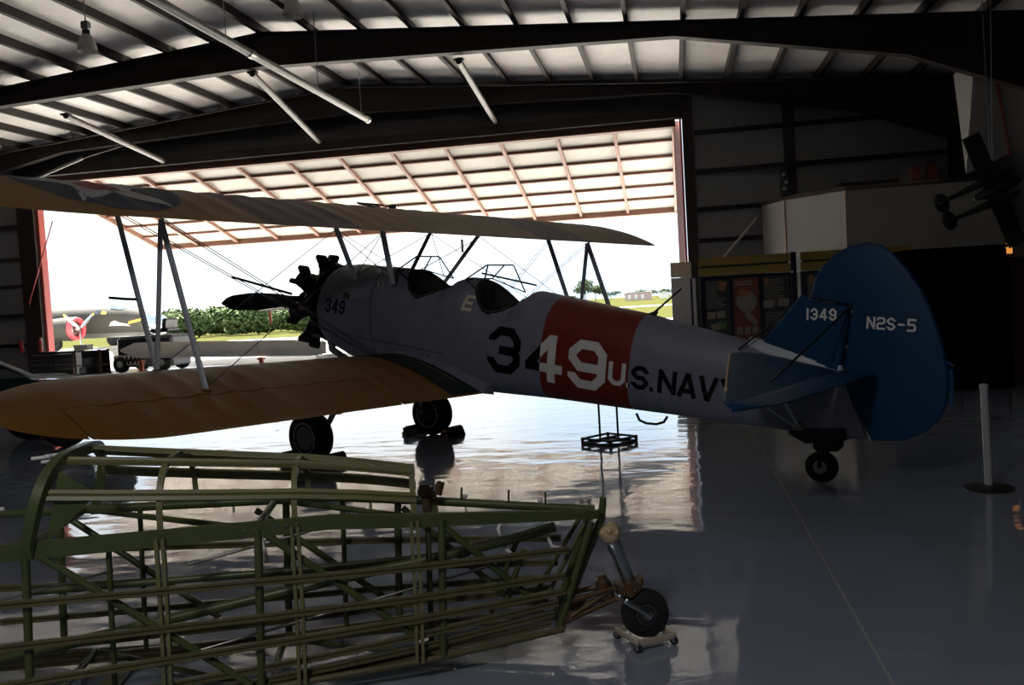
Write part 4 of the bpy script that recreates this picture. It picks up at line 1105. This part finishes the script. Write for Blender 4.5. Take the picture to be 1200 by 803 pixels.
for x, lab in ((3.10,'small spotlights on the navy post between the display panels'),):
    t = thing('spotlight_post', lab, 'post', (x,24.02,0)); MB().box((0,0,1.25),(.14,.10,2.5),bev=.01).build('post', M['navyboard'], t)
    for s in (-.05,.09): MB().ball((s,-.075,1.98),.035,10,8).build('spotlight', M['white'], t, 60)
t = thing('notice_board', 'tall pale grey board with buff top leaning in the door jamb', 'board', (.245,26.5,0))
MB().box((0,0,1.02),(.60,.04,2.04),bev=.005).build('board', M['boardwhite'], t); MB().box((.0,-.004,2.27),(.60,.04,.44),bev=.005).build('top_board', M['boardtop'], t)
MB().box((.27,-.04,1.0),(.05,.03,2.0),bev=.004).build('edge_strip', M['navyboard'], t); MB().box((.36,.0,1.0),(.09,.05,2.0),bev=.005).build('side_board', M['boardwhite'], t)
t = thing('prop_stick', 'pale slanting pole above the ochre sign board', 'pole', (1.45,26.9,2.5))
MB().tube((0,0,0),(1.05,.0,1.15),.035,n=8).build('pole', M['drywall'], t, 60); MB().tube((0,0,-2.5),(0,0,.02),.03,n=8).build('post', M['redoxide'], t, 60)
t = thing('display_booth', 'black draped display booth behind the blue rudder', 'booth', (3.96,14.0,0))
MB().box((0,0,1.0),(1.36,.9,2.0),bev=.02).build('drape', M['drape'], t); MB().box((0,0,2.02),(1.39,.93,.05),bev=.01).build('top_board', M['drape'], t)
b = MB()
for k in range(9): b.tube((-.64+.16*k,-.46,.02),(-.64+.16*k,-.46,1.95),.03,n=8)
b.build('drape_fold', M['drape'], t, 60)
t = thing('museum_cabinet', 'dark brown cabinet at the picture edge beyond the stanchion', 'cabinet', (5.25,14.2,0))
M['darkwood'] = mat('dark cabinet wood', (.03,.012,.008), .85, noise=.3, nscale=5)
MB().box((0,0,.9),(.9,.5,1.8),bev=.02).build('body', M['darkwood'], t); MB().box((0,0,1.83),(.96,.56,.05),bev=.01).build('top_board', M['darkwood'], t)
for s in (-1,1):
    d = MB().box((s*.22,-.265,.9),(.42,.025,1.6),bev=.01).build('door', M['darkwood'], t); MB().ball((s*.05,-.29,1.0),.02,8,6).build('handle', M['brass'], d, 60)
t = thing('amber_lamp', 'small glowing amber lamp standing on the dark cabinet', 'lamp', (4.86,14.15,1.857))
am = mat('amber lamp glow', (.8,.3,.08), .5); am.node_tree.nodes['Principled BSDF'].inputs['Emission Color'].default_value = (1,.36,.08,1); am.node_tree.nodes['Principled BSDF'].inputs['Emission Strength'].default_value = .3
MB().lathe([(.05,0),(.05,.02),(.02,.03),(.02,.06)],(0,0,0),(0,0,1),14).build('base', M['black'], t, 50); MB().lathe([(.055,.06),(.06,.08),(.05,.20),(.03,.21)],(0,0,0),(0,0,1),16).build('lamp_shade', am, t, 50)
# stanchion
t = thing('stanchion', 'pale grey barrier post on a black disc base beyond the tail wheel', 'stanchion', (2.295,7.219,0), radians(3))
MB().lathe([(.175,0),(.178,.012),(.16,.022),(.05,.032),(.04,.034)],(0,0,0),(0,0,1),36).build('base', M['black'], t, 40)
M['postgrey'] = mat('pale grey post', (.40,.41,.44), .4, noise=.08, nscale=10)
MB().lathe([(.028,.03),(.030,.06),(.0275,.07),(.0275,.78)],(-.0,0,0),(-.018,0,1),20).build('post', M['postgrey'], t, 50)
MB().lathe([(.031,.775),(.031,.80),(.02,.806)],(0,0,0),(-.018,0,1),20).build('post_cap', M['postgrey'], t, 50)
# two-pole stand beneath the fuselage
t = thing('sign_stand', 'black two-pole sign stand with square open base beyond the biplane fuselage', 'stand', (-.78,9.81,0), radians(52))
b = MB()
for z in (.013,.060):
    for s in (-1,1):
        b.box((0,s*.21,z),(.44,.026,.022),bev=.004); b.box((s*.21,0,z),(.026,.44,.022),bev=.004)
for sx in (-1,1):
    for sy in (-1,1): b.box((sx*.21,sy*.21,.037),(.03,.03,.074),bev=.004)
b.build('base', M['black'], t)
MB().box((0,0,.060),(.42,.026,.022),bev=.004).build('cross_bar', M['black'], t)
for s in (-1,1): MB().tube((s*.074,-s*.067,.04),(s*.074,-s*.067,1.05),.012,n=10).build('pole', M['black'], t, 60)
MB().box((0,0,.95),(.36,.02,.26),Matrix.Rotation(radians(-42),3,'Z'),bev=.005).build('sign_plate', M['black'], t)
# wheel chocks
M['chock'] = mat('black rubber chock', (.015,.014,.013), .6, bump=.2, bscale=60); M['chockred'] = mat('dark red chock end', (.14,.02,.012), .5); M['reflector'] = mat('orange reflector', (.95,.38,.10), .3)
cs_, sn_ = cos(-.46924), sin(-.46924)
for sg, nm in ((-1,'nearer'),(1,'farther')):
    for k, fo in ((-1,'ahead of'),(1,'behind')):
        lx, ly = k*.30, sg*.98
        t = thing('wheel_chock', ('dark rubber chock %s the %s main wheel' % (fo, 'covered hub' if sg < 0 else 'open hub')), 'chock', (-3.523+lx*cs_-ly*sn_, 9.914+lx*sn_+ly*cs_, 0), -.46924, 'wheel chocks')
        b = MB(); b.prism([(-.07*k,-.16,0),(.10*k,-.16,0),(.06*k,-.16,.10),(.02*k,-.16,.12)],(0,.32,0)); b.build('wedge', M['chock'] if sg > 0 else M['chockred'], t)
        if sg > 0:
            for z in (.025,.085): MB().box((.045*k+(.02*k if z < .05 else 0),-.166,z),(.06,.01,.026),bev=.003).build('reflector', M['reflector'], t)
# hanging model airplane
t = thing('model_airplane', 'black twin boom model airplane hanging in the dark upper corner', 'model airplane', (4.62,14.0,2.84))
rt_, up_ = Vector((cos(radians(10.5)),sin(radians(10.5)),0)), Vector((0,0,1))
X_ = (rt_*.93+up_*.37).normalized(); Y_ = (up_*.93-rt_*.37).normalized()
t.rotation_euler = Matrix((X_,Y_,X_.cross(Y_))).transposed().to_euler(); t.scale = (1.15,1.15,1.15)
def fusel(b, p0, p1, rs, n=12):
    p0, p1 = Vector(p0), Vector(p1); m_ = len(rs); b.poly([p0+(p1-p0)*i/(m_-1) for i in range(m_)], rs, n)
b = MB(); fusel(b, (.38,0,.05), (-.25,0,.0), [.02,.07,.09,.09,.07,.02]); b.build('body', M['black'], t, 60)
b = MB(); b.loft([[(.12,y,.05-.0*abs(y)),(.05,y,.075),(-.12,y,.05),(.0,y,.035)] for y in (-.75,-.4,0,.4,.75)]); b.build('wing', M['black'], t, 60)
for s in (-1,1):
    b = MB(); fusel(b, (.30,s*.15,.04), (-.60,s*.13,-.05), [.02,.055,.055,.045,.03,.028]); b.build('boom', M['black'], t, 60)
    b = MB(); b.slab([(-.50,s*.13,-.03),(-.56,s*.13,.05),(-.66,s*.13,.05),(-.70,s*.13,-.02),(-.66,s*.13,-.10),(-.57,s*.13,-.10)],(0,1,0),.03,.01); b.build('tail_fin', M['black'], t)
for s in (-1,1): MB().ball((-.62,s*.12,-.04),.13,14,8,sc=(.72,1.0,.12)).build('tailplane', M['black'], t, 60)
for s in (-1,1): MB().tube(t.matrix_basis.inverted() @ Vector((4.62,14.0+.02*s,2.9+.1*s)), t.matrix_basis.inverted() @ Vector((4.62,14.0+.3*s,roofz(4.62)-.02)),.004,n=5).build('hanging_wire', M['wire'], t)
# ------------------------------------------------------------------ things near the door
M['toolred'] = mat('dark tool chest paint', (.03,.022,.022), .4); M['shelfwood'] = mat('brown shelf timber', (.10,.065,.04), .6, noise=.3, nscale=5)
M['extred'] = mat('fire extinguisher red', (.35,.02,.02), .35)
M['tugblack'] = mat('black tractor paint', (.015,.016,.018), .4); M['tuggrey'] = mat('grey tractor panel', (.22,.22,.22), .5, noise=.2, nscale=6)
t = thing('tool_chest', 'low dark tool chest with pale drawer rails under the wall extinguishers', 'tool chest', (-20.6,26.6,0))
MB().box((0,0,.42),(1.7,.5,.80),bev=.02).build('body', M['toolred'], t)
for i in range(4):
    for j in (-.42,.42):
        d = MB().box((j,-.26,.17+.17*i),(.78,.03,.145),bev=.008).build('drawer', M['toolred'], t); MB().box((j,-.285,.21+.17*i),(.70,.02,.022),bev=.004).build('handle', M['alu'], d)
for x, y in ((-.75,-.2),(.75,-.2),(-.75,.2),(.75,.2)): MB().box((x,y,.012),(.08,.08,.03)).build('foot', M['black'], t)
t = thing('shelf_rack', 'brown timber shelf rack beside the tool chest in the doorway', 'shelf', (-18.65,25.7,0))
for x in (-.46,.46):
    for y in (-.22,.22): MB().box((x,y,.42),(.09,.06,.84),bev=.005).build('post', M['shelfwood'], t)
MB().box((0,.20,.42),(.92,.02,.74)).build('back_board', M['toolred'], t)
for k, (x, z, h) in enumerate(((-.25,.08,.20),(.15,.08,.17),(-.1,.36,.22),(.25,.36,.14))): MB().box((x,-.02,z+h/2),(.26,.24,h),bev=.01).build('bin', M[('tuggrey','toolred')[k % 2]], t)
for z in (.06,.34,.80): MB().box((0,0,z),(1.0,.5,.035),bev=.004).build('shelf', M['shelfwood'], t)
t = thing('white_box', 'bright white box on the shelf rack in the doorway', 'box', (-18.95,25.75,.824)); MB().box((0,0,.092),(.50,.3,.17),bev=.015).build('carton', M['white'], t); MB().box((0,0,.178),(.52,.32,.02),bev=.006).build('lid', M['white'], t)
for i, (x, y, z) in enumerate(((-22.84,27.72,.80),(-21.2,26.6,.822))):
    t = thing(('mounted_fire_extinguisher','fire_extinguisher')[i], ('tall red fire extinguisher hung on the dark wall girt', 'red fire extinguisher standing on the tool chest by the red post')[i], 'fire extinguisher', (x,y,z), 0)
    MB().lathe([(.075,0),(.08,.02),(.08,.36),(.06,.42),(.03,.45)],(0,0,0),(0,0,1),18).build('cylinder', M['extred'], t, 50)
    MB().box((.02,0,.48),(.12,.03,.05),bev=.008).build('valve_handle', M['alu'], t); MB().poly([(.05,0,.47),(.11,-.02,.40),(.10,-.03,.15)],.014,8).build('hose', M['whiterod'], t, 60)
# tow tractor with painted teeth
t = thing('tow_tractor', 'black tow tractor with painted white shark teeth behind the long white wing', 'tractor', (-17.3,26.9,0))
MB().box((.15,0,.72),(1.75,1.1,.62),bev=.08).build('body', M['tugblack'], t); MB().box((.05,0,.32),(1.9,1.0,.36),bev=.05).build('chassis', M['tuggrey'], t)
MB().box((.45,.1,1.16),(.55,.7,.12),bev=.04).build('seat', M['tugblack'], t); MB().box((.62,.1,1.32),(.12,.7,.36),Matrix.Rotation(.15,3,'Y'),bev=.04).build('seat_back', M['tugblack'], t)
MB().torus((-.05,.1,1.18),(.8,0,.6),.17,.016,24,8).build('steering_wheel', M['black'], t, 60)
ws = MB(); ws.add([(-1.1,-.45,.78),(-1.1,.45,.78),(-.78,.45,.40),(-.78,-.45,.40)],[(0,1,2,3)]); fr_ = ws.build('sloped_screen', M['oleo'], t)
mo = MB().box((-.35,-.555,.36),(.95,.02,.30),bev=.01).build('painted_mouth', M['tugblack'], t)
for i in range(7):
    x = -.78+.13*i; tt = MB(); tt.prism([(x,-.570,.50),(x+.12,-.570,.50),(x+.06,-.570,.37)],(0,-.004,0)); tt.build('painted_tooth', M['white'], mo)
    tt = MB(); tt.prism([(x+.05,-.570,.22),(x+.17,-.570,.22),(x+.11,-.570,.34)],(0,-.004,0)); tt.build('painted_tooth', M['white'], mo)
MB().box((.98,-.05,.62),(.06,1.0,.66),bev=.02).build('rear_panel', M['tuggrey'], t)
for x in (-.62,.68):
    for s in (-1,1):
        b = MB(); b.lathe([(.10,-.08),(.20,-.09),(.25,-.05),(.25,.05),(.20,.09),(.10,.08)],(x,s*.50,.25),(0,1,0),22); w_ = b.build('wheel', M['rubber'], t, 50)
        MB().lathe([(.12,0),(.05,.03),(0,.035)],(x,s*.57,.25),(0,s,0),18).build('hub', M['wheelrim'], w_, 60)
t.scale = (1.15,1.15,1.15)
# detached white wing on orange stands, and white tailplane
M['whitewing'] = mat('off white airframe paint', (.92,.88,.80), .4, noise=.06, nscale=2); M['orange'] = mat('orange stand paint', (.62,.15,.06), .5)
t = thing('detached_wing', 'long white detached wing panel resting edge on across the orange stands', 'wing', (-13.85,25.5,.41))
rr = []
for i in range(15):
    u = i/14; x = -3.60+6.95*u; k = interp(u,[0,.03,.08,.95,1],[.15,.55,1,1,.72]); zc = .36-.22*u
    rr.append([(x, .075*k*sin(2*pi*j/16)*(1.2 if cos(2*pi*j/16) < 0 else .8), zc + .255*k*cos(2*pi*j/16)) for j in range(16)])
MB().loft(rr).build('wing_skin', M['whitewing'], t, 60)
MB().box((3.28,0,.14),(.10,.10,.26),bev=.02).build('root_rib', M['white'], t); MB().box((1.15,-.085,.22),(.02,.02,.34)).build('panel_seam', M['strut'], t)
for i, (x, h, lab) in enumerate(((-16.75,.455,'orange stand under the outer tip of the white wing'),(-12.65,.36,'orange stand under the white wing near the propeller'))):
    s = thing('wing_stand', lab, 'stand', (x,25.5,0), 0, 'orange wing stands')
    MB().box((0,0,h/2),(.12,.10,h-.02),bev=.01).build('post', M['orange'], s); MB().box((0,0,.02),(.40,.40,.04),bev=.01).build('base', M['orange'], s); MB().box((0,0,h-.06),(.18,.26,.05),bev=.01).build('cradle', M['orange'], s)
t = thing('white_fairing', 'white rounded fairing on the floor under the wing root', 'fairing', (-10.7,26.1,.0))
b = MB(); b.loft([[(x, .16*r_*sin(2*pi*j/14), .16+.155*r_*cos(2*pi*j/14)) for j in range(14)] for x, r_ in ((-.45,.05),(-.42,.5),(-.30,.85),(0,1),(.35,.95),(.5,.8))]); b.build('shell', M['white'], t, 60)
MB().box((.50,0,.16),(.03,.16,.16),bev=.01).build('mount', M['strut'], t)
t = thing('white_tailplane', 'thin white tailplane held on a post behind the propeller', 'tailplane', (-12.3,27.0,0))
rr = []
for i in range(9):
    u = i/8; x = -1.02+2.0*u; k = interp(u,[0,.1,1],[.2,.8,1]); rr.append([(x,.24*k*cos(2*pi*j/14),1.79+.08*u+.05*k*sin(2*pi*j/14)) for j in range(14)])
MB().loft(rr).build('skin', M['white'], t, 60); MB().tube((-.68,0,1.35),(-.68,0,1.80),.05,n=10).build('mooring_strut', M['orange'], t, 60); MB().tube((.85,0,0),(.85,0,1.86),.05,n=10).build('post', M['whiterod'], t, 60); MB().box((.85,0,.02),(.35,.35,.04),bev=.01).build('base', M['whiterod'], t)
# parked car at the picture edge
M['carpaint'] = mat('dark green car paint', (.012,.035,.033), .25, coat=.5); M['carglint'] = mat('painted car edge glint', (.75,.76,.76), .25, coat=.5)  # white tubes along hood and windows paint in light reflected off the edges
t = thing('car', 'dark green car with reflected light painted on its window frame beyond the yellow wing', 'car', (-9.45,10.15,0), atan2(.83,.556))
prof = [(1.95,.42),(2.02,.60),(1.95,.80),(1.65,.90),(.75,.97),(.10,1.36),(-.25,1.42),(-1.3,1.42),(-1.85,1.05),(-2.45,1.00),(-2.55,.75),(-2.5,.45)]
b = MB(); b.loft([[(x,y,z*(1 if abs(y) < .7 or z < .95 else .985)) for x, z in prof] for y in (-.78,-.74,-.5,.5,.74,.78)]); b.build('body', M['carpaint'], t, 30)
for s in (-1,1):
    MB().poly([(.82,s*.76,.97),(.10,s*.70,1.375),(-.25,s*.70,1.435),(-1.3,s*.70,1.435),(-1.85,s*.76,1.06)],.024,8).build('window_frame', M['carglint'], t, 60)
    MB().poly([(1.95,s*.74,.82),(1.65,s*.75,.915),(.78,s*.76,.985)],.018,8).build('hood_edge_glint', M['carglint'], t, 60)
    b = MB(); b.add([(.66,s*.79,1.0),(.08,s*.765,1.33),(-1.28,s*.765,1.36),(-1.7,s*.79,1.06)],[(0,1,2,3)]); b.build('side_window', M['oleo'], t)
    for x in (1.12,-1.55):
        y = s*.72; b = MB(); b.lathe([(.16,-.09),(.29,-.10),(.32,-.06),(.32,.06),(.29,.10),(.16,.09)],(x,y,.32),(0,1,0),26); w_ = b.build('wheel', M['rubber'], t, 50)
        MB().lathe([(.18,0),(.08,.03),(0,.04)],(x,y+s*.08,.32),(0,s,0),20).build('hub_cap', M['alu'], w_, 60)
b = MB(); b.add([(.74,-.66,.99),(.74,.66,.99),(.10,.62,1.35),(.10,-.62,1.35)],[(0,1,2,3)]); b.v = [(x+.015,y,z+.015) for x,y,z in b.v]; b.build('windscreen', M['oleo'], t)
# ------------------------------------------------------------------ outdoors
struct(MB().box((-20,43.1,-.12),(160,30.0,.2)).build('ground_apron', M['concrete']))
struct(MB().box((-20,128.5,-.3),(900,8,.3)).build('ground_taxiway', mat('pale taxiway concrete', (.75,.70,.62), .8)) )
M['grass'] = mat('sunlit grass', (.052,.058,.016), 1.0, spec=0.0, noise=.5, nscale=.25, col2=(.072,.068,.028), stretch=(.4,1.5,1))
struct(MB().box((-20,318,-.36),(1400,520,.3)).build('ground_lawn', M['grass']))
M['leaf'] = mat('hedge leaves', (.12,.165,.055), .8, spec=.15, noise=.5, nscale=.5, col2=(.065,.10,.04)); M['leaffar'] = mat('distant tree leaves', (.10,.135,.075), .9, spec=.1, noise=.4, nscale=.2); M['bark'] = mat('bark', (.10,.07,.05), .9)
def foliage(b, c, r, n, ls, rnd):
    for _ in range(n):
        d = Vector((rnd.gauss(0,1),rnd.gauss(0,1),rnd.gauss(0,1))).normalized(); k = rnd.random()**.4
        p = Vector(c)+Vector((d.x*r[0],d.y*r[1],d.z*r[2]))*k
        if p.z < .05: p.z = .05+rnd.random()*.2
        u = Vector((rnd.gauss(0,1),rnd.gauss(0,1),rnd.gauss(0,.6))).normalized(); v = u.cross(d).normalized() if u.cross(d).length > .01 else Vector((0,0,1)); q = ls*(.6+.8*rnd.random())
        b.add([p-u*q-v*q*.5,p+u*q-v*q*.3,p+u*q*.8+v*q*.6,p-u*q*.7+v*q*.5],[(0,1,2,3)])
def bush(x, y, w, h, lab, grp, seed, m='leaf', ls=.19, n=3600, nm='hedge_shrub', cat='shrub'):
    rnd = random.Random(seed); t = thing(nm, lab, cat, (x,y,0), 0, grp); b = MB()
    for k in range(5):
        cx_ = (rnd.random()-.5)*w*.5; r_ = w*(.30+.08*rnd.random()); foliage(b, (cx_,(rnd.random()-.5)*w*.4,h*(.34+.16*rnd.random())), (r_,r_*.55,h*(.46+.1*rnd.random())), n//5, ls, rnd)
    b.build('foliage', M[m], t, fix=False); MB().tube((0,0,0),(0,0,h*.6),.05,.03,n=7).build('stem', M['bark'], t, 60)
hl = ['hedge shrub just beyond the slanted wing strut','rounded hedge shrub second along from the wing strut','taller hedge shrub between strut and propeller tip','hedge shrub behind the propeller tip','hedge shrub behind the middle of the propeller blade','hedge shrub beside the engine cylinders','last hedge shrub hidden partly by the engine','hedge shrub beyond the tow tractor seat','hedge shrub beyond the bomber nose','far end hedge shrub beneath the engine cylinders']
for i, (x, h) in enumerate(((-49.0,2.9),(-46.9,2.7),(-44.8,3.0),(-42.7,2.8),(-40.6,2.9),(-38.5,2.7),(-36.4,2.7),(-51.1,2.8),(-53.2,2.5),(-34.3,2.5))):
    bush(x, 79.5+(round((x+53.2)/2.1) % 3)*4.5, 5.0, h*(1.03 if i % 2 else 1), hl[i], 'hedge along the airfield', 100+i)
def tree(x, y, h, w, lab, seed):
    rnd = random.Random(seed); t = thing('tree', lab, 'tree', (x,y,0), 0, 'trees across the airfield'); b = MB()
    for k in range(6): foliage(b, ((rnd.random()-.5)*w*.7,(rnd.random()-.5)*w*.5,h*(.5+.32*rnd.random())), (w*.30,w*.3,h*.22), 130, h*.05, rnd)
    b.build('crown', M['leaffar'], t, fix=False); MB().tube((0,0,0),(0,0,h*.65),h*.03,h*.015,n=7).build('trunk', M['bark'], t, 60)
tl = ['tallest distant tree seen between the far wing struts','distant tree at the slanted far strut','distant tree left of the low pink building'.replace('left of','before'),'distant tree rising behind the low pink building','small distant tree beyond the pink building','distant tree close by the door jamb','distant tree above the headrest fairing','small distant tree beside the far front strut','wide distant tree beyond the far rear strut','low distant tree along the airfield edge by the headrest']
for i, (x, h, w) in enumerate(((-29.5,7.6,7),(-26.5,6.4,6),(-21.5,3.6,7),(-11,3.4,7),(-5.5,3.0,6),(-1.5,3.3,6),(-49.5,2.6,6),(-36.0,2.6,7),(-15.5,2.4,4),(-44.0,2.0,6))):
    tree(x, 300+(i % 3)*6, h, w, tl[i], 300+i)
M['pinkwall'] = mat('faded pink cladding', (.50,.36,.34), .7, noise=.1, nscale=.5); M['paleroof'] = mat('pale roof sheet', (.72,.70,.70), .6)
t = thing('airfield_building', 'long low pink building across the airfield', 'building', (-9.6,250,0))
MB().box((0,0,.95),(7.2,8,2.1)).build('wall', M['pinkwall'], t); MB().prism([(-3.7,-4.2,2.0),(3.7,-4.2,2.0),(3.6,-4.2,2.15),(-3.6,-4.2,2.15)],(0,8.4,0)).build('roof', M['paleroof'], t)
for x in (-2.4,-.6,1.2): MB().box((x,-4.03,.9),(.8,.06,1.2)).build('window', M['paleroof'], t)
t = thing('white_shed', 'small white shed across the airfield by the door jamb', 'building', (-2.6,252,0))
MB().box((0,0,.8),(2.6,4,1.6)).build('wall', M['white'], t); MB().prism([(-1.5,-2.2,1.5),(1.5,-2.2,1.5),(0,-2.2,1.95)],(0,4.4,0)).build('roof', M['paleroof'], t)
# bomber beyond the apron
M['olive'] = mat('olive drab bomber paint', (.036,.033,.025), .8, noise=.2, nscale=.8); M['belly'] = mat('pale bomber belly', (.16,.15,.13), .5, noise=.15, nscale=1)
M['cowlred'] = mat('red cowl ring', (.62,.05,.06), .45); M['bladeyellow'] = mat('yellow blade tip', (.75,.48,.06), .5)
t = thing('bomber_airplane', 'olive twin engine bomber with red cowl ring parked outside on the grass', 'airplane', (-38.6,55.0,0), radians(-6))
xs_ = [(-12,.35,.3,2.0),(-9,.8,.7,1.9),(-5.5,1.08,.85,1.86),(-2.5,1.12,.9,1.83),(0,1.10,.9,1.80),(2.2,1.02,.85,1.72),(3.9,.85,.74,1.55),(4.7,.62,.55,1.42),(5.05,.22,.2,1.35)]
b = MB(); b.loft([[(x,wd*sin(2*pi*j/24),zc+hh*cos(2*pi*j/24)*(1 if cos(2*pi*j/24) > 0 else .95)) for j in range(24)] for x, hh, wd, zc in xs_]); f_ = b.build('fuselage', M['olive'], t, 60)
b = MB(); b.loft([[(x,.52*k*cos(pi*j/12),z0+.42*k*sin(pi*j/12)) for j in range(13)] for x, k, z0 in ((.4,.25,2.82),(.9,.9,2.68),(1.7,1,2.56),(2.5,.7,2.44),(3.0,.2,2.36))],closed=False); b.build('cockpit_canopy', M['oleo'], t, 60)
b = MB(); b.loft([[(x,-.02+wd*1.02*sin(2*pi*j/24),zc+hh*1.02*cos(2*pi*j/24)) for j in range(24)] for x, hh, wd, zc in ((3.75,.86,.75,1.55),(4.3,.74,.66,1.47),(4.75,.58,.52,1.40),(5.1,.2,.18,1.35))]); b.build('nose_glazing', M['oleo'], t, 60)
b = MB(); b.loft([[(x,wd*.97*sin(q),zc-hh*.98*cos(q)-.02) for q in [-.8+1.6*j/8 for j in range(9)]] for x, hh, wd, zc in xs_[1:7]],closed=False); b.build('belly_panel', M['belly'], t, 60)
for s in (-1,1):
    b = MB(); b.loft([[(x0-.9+c_*(-2.0 if abs(y) > 3 else -2.6), s*y if False else s*abs(y), z) for c_, z in ((0,1.55+.05*abs(y)),(.3,1.75+.05*abs(y)),(1,1.6+.05*abs(y)),(.4,1.48+.05*abs(y)))] for x0, y in ((-.2,.7),(-.4,3),(-.9,8))]); b.build('wing', M['olive'], t, 60)
    ny = s*2.7; b = MB(); b.lathe([(.55,-2.8),(.72,-1.6),(.80,-.4),(.78,.0)],(-.2,ny,1.45),(1,0,0),26); e_ = b.build('engine_nacelle', M['olive'], t, 60)
    b = MB(); b.torus((-.05,ny,1.45),(1,0,0),.64,.14,36,10,sq=1.6); b.build('cowl_ring', M['cowlred'], e_, 60)
    b = MB(); b.lathe([(.55,0),(.25,.1),(.2,.3),(.12,.45),(0,.5)],(-.2,ny,1.45),(1,0,0),20); b.build('engine_core', M['steel'], e_, 50)
    for k in range(3):
        a_ = pi/2 + .95*(1 if k == 0 else -1 if k == 1 else 0) + (pi if k == 2 else 0); d = Vector((0,-cos(a_),sin(a_)))
        p0 = Vector((.28,ny,1.45)); pr_ = MB().poly([p0+d*.1,p0+d*.6,p0+d*1.45],[.07,.13,.10],8,flat=.25,flatdir=(.3,d.z,-d.y)).build('propeller_blade', M['alu'], e_, 60)
        MB().poly([p0+d*1.45,p0+d*1.65],[.10,.05],8,flat=.25,flatdir=(.3,d.z,-d.y)).build('blade_tip', M['bladeyellow'], pr_, 60)
    MB().tube((-1.8,ny,.5),(-1.8,ny,1.2),.09,n=8).build('main_gear_leg', M['alu'], t, 60)
    b = MB(); b.lathe([(.2,-.15),(.45,-.15),(.52,0),(.45,.15),(.2,.15)],(-1.8,ny,.52),(0,1,0),24); b.build('main_wheel', M['rubber'], t, 50)
MB().tube((2.6,0,.35),(2.7,0,1.1),.07,n=8).build('nose_gear_leg', M['alu'], t, 60)
b = MB(); b.lathe([(.15,-.1),(.32,-.1),(.36,0),(.32,.1),(.15,.1)],(2.6,0,.36),(0,1,0),22); b.build('nose_wheel', M['rubber'], t, 50)
M['nosepatch'] = mat('orange name patch', (.72,.34,.05), .5); M['nosepale'] = mat('pale nose art patch', (.75,.62,.52), .5)
def onb(x, z, e=.02):
    hh = interp(x,[q[0] for q in xs_],[q[1] for q in xs_]); wd = interp(x,[q[0] for q in xs_],[q[2] for q in xs_]); zc = interp(x,[q[0] for q in xs_],[q[3] for q in xs_])
    return (x, -wd*sqrt(max(0,1-((z-zc)/hh)**2))-e, z)
b = MB(); b.add([onb(2.5,1.55),onb(3.5,1.72),onb(3.55,1.92),onb(2.6,1.74)],[(0,1,2,3)]); b.build('name_patch', M['nosepatch'], t)
b = MB(); b.add([onb(1.0,1.50),onb(1.2,1.75),onb(1.5,1.85),onb(1.9,1.68),onb(2.4,1.60),onb(2.7,1.42),onb(2.0,1.50)],[(0,1,2,3,4,5,6)]); b.build('nose_art_patch', M['nosepale'], t)
b = MB(); b.add([onb(-.2,2.35),onb(.15,2.35),onb(.2,2.62),onb(-.15,2.62)],[(0,1,2,3)]); b.build('insignia_patch', M['navy'], t)
b = MB(); b.add([onb(.3,2.35),onb(.75,2.3),onb(.72,2.5),onb(.35,2.55)],[(0,1,2,3)]); b.build('squadron_patch', M['bladeyellow'], t)

# odds and ends stored on the office roof
t = thing('framed_picture', 'narrow dark framed picture standing on the office roof by the wall column', 'picture', (3.28,26.55,4.19))
MB().box((0,0,.45),(.26,.04,.90),bev=.01).build('frame', M['black'], t); MB().box((0,-.022,.45),(.20,.01,.82)).build('backing', M['posterdark'], t)
for k, (x, z) in enumerate(((-.03,.62),(.04,.40),(-.02,.22))): MB().lathe([(.055,0),(.05,.01)],(x,-.027,z),(0,-1,0),14).build('printed_patch', M['posterpale'], t)
for i, (x, h) in enumerate(((6.55,.55),(6.95,.62))):
    t = thing('storage_box', ('small reddish box on the dark office roof','taller reddish box beside the small one on the office roof')[i], 'box', (x,25.6,4.082), .1*i, 'boxes on the office roof')
    MB().box((0,0,h/2),(.24,.24,h-.03),bev=.015).build('carton', M['posterred'], t); MB().box((0,0,h-.01),(.26,.26,.03),bev=.006).build('lid', M['darkwood'], t)
t = thing('crate', 'dark low crate lying on the office roof behind its capping', 'crate', (5.4,25.9,4.082)); MB().box((0,0,.12),(1.5,.5,.24),bev=.02).build('crate_body', M['darkwood'], t)
MB().box((0,0,.255),(1.56,.54,.03),bev=.006).build('lid', M['darkwood'], t)
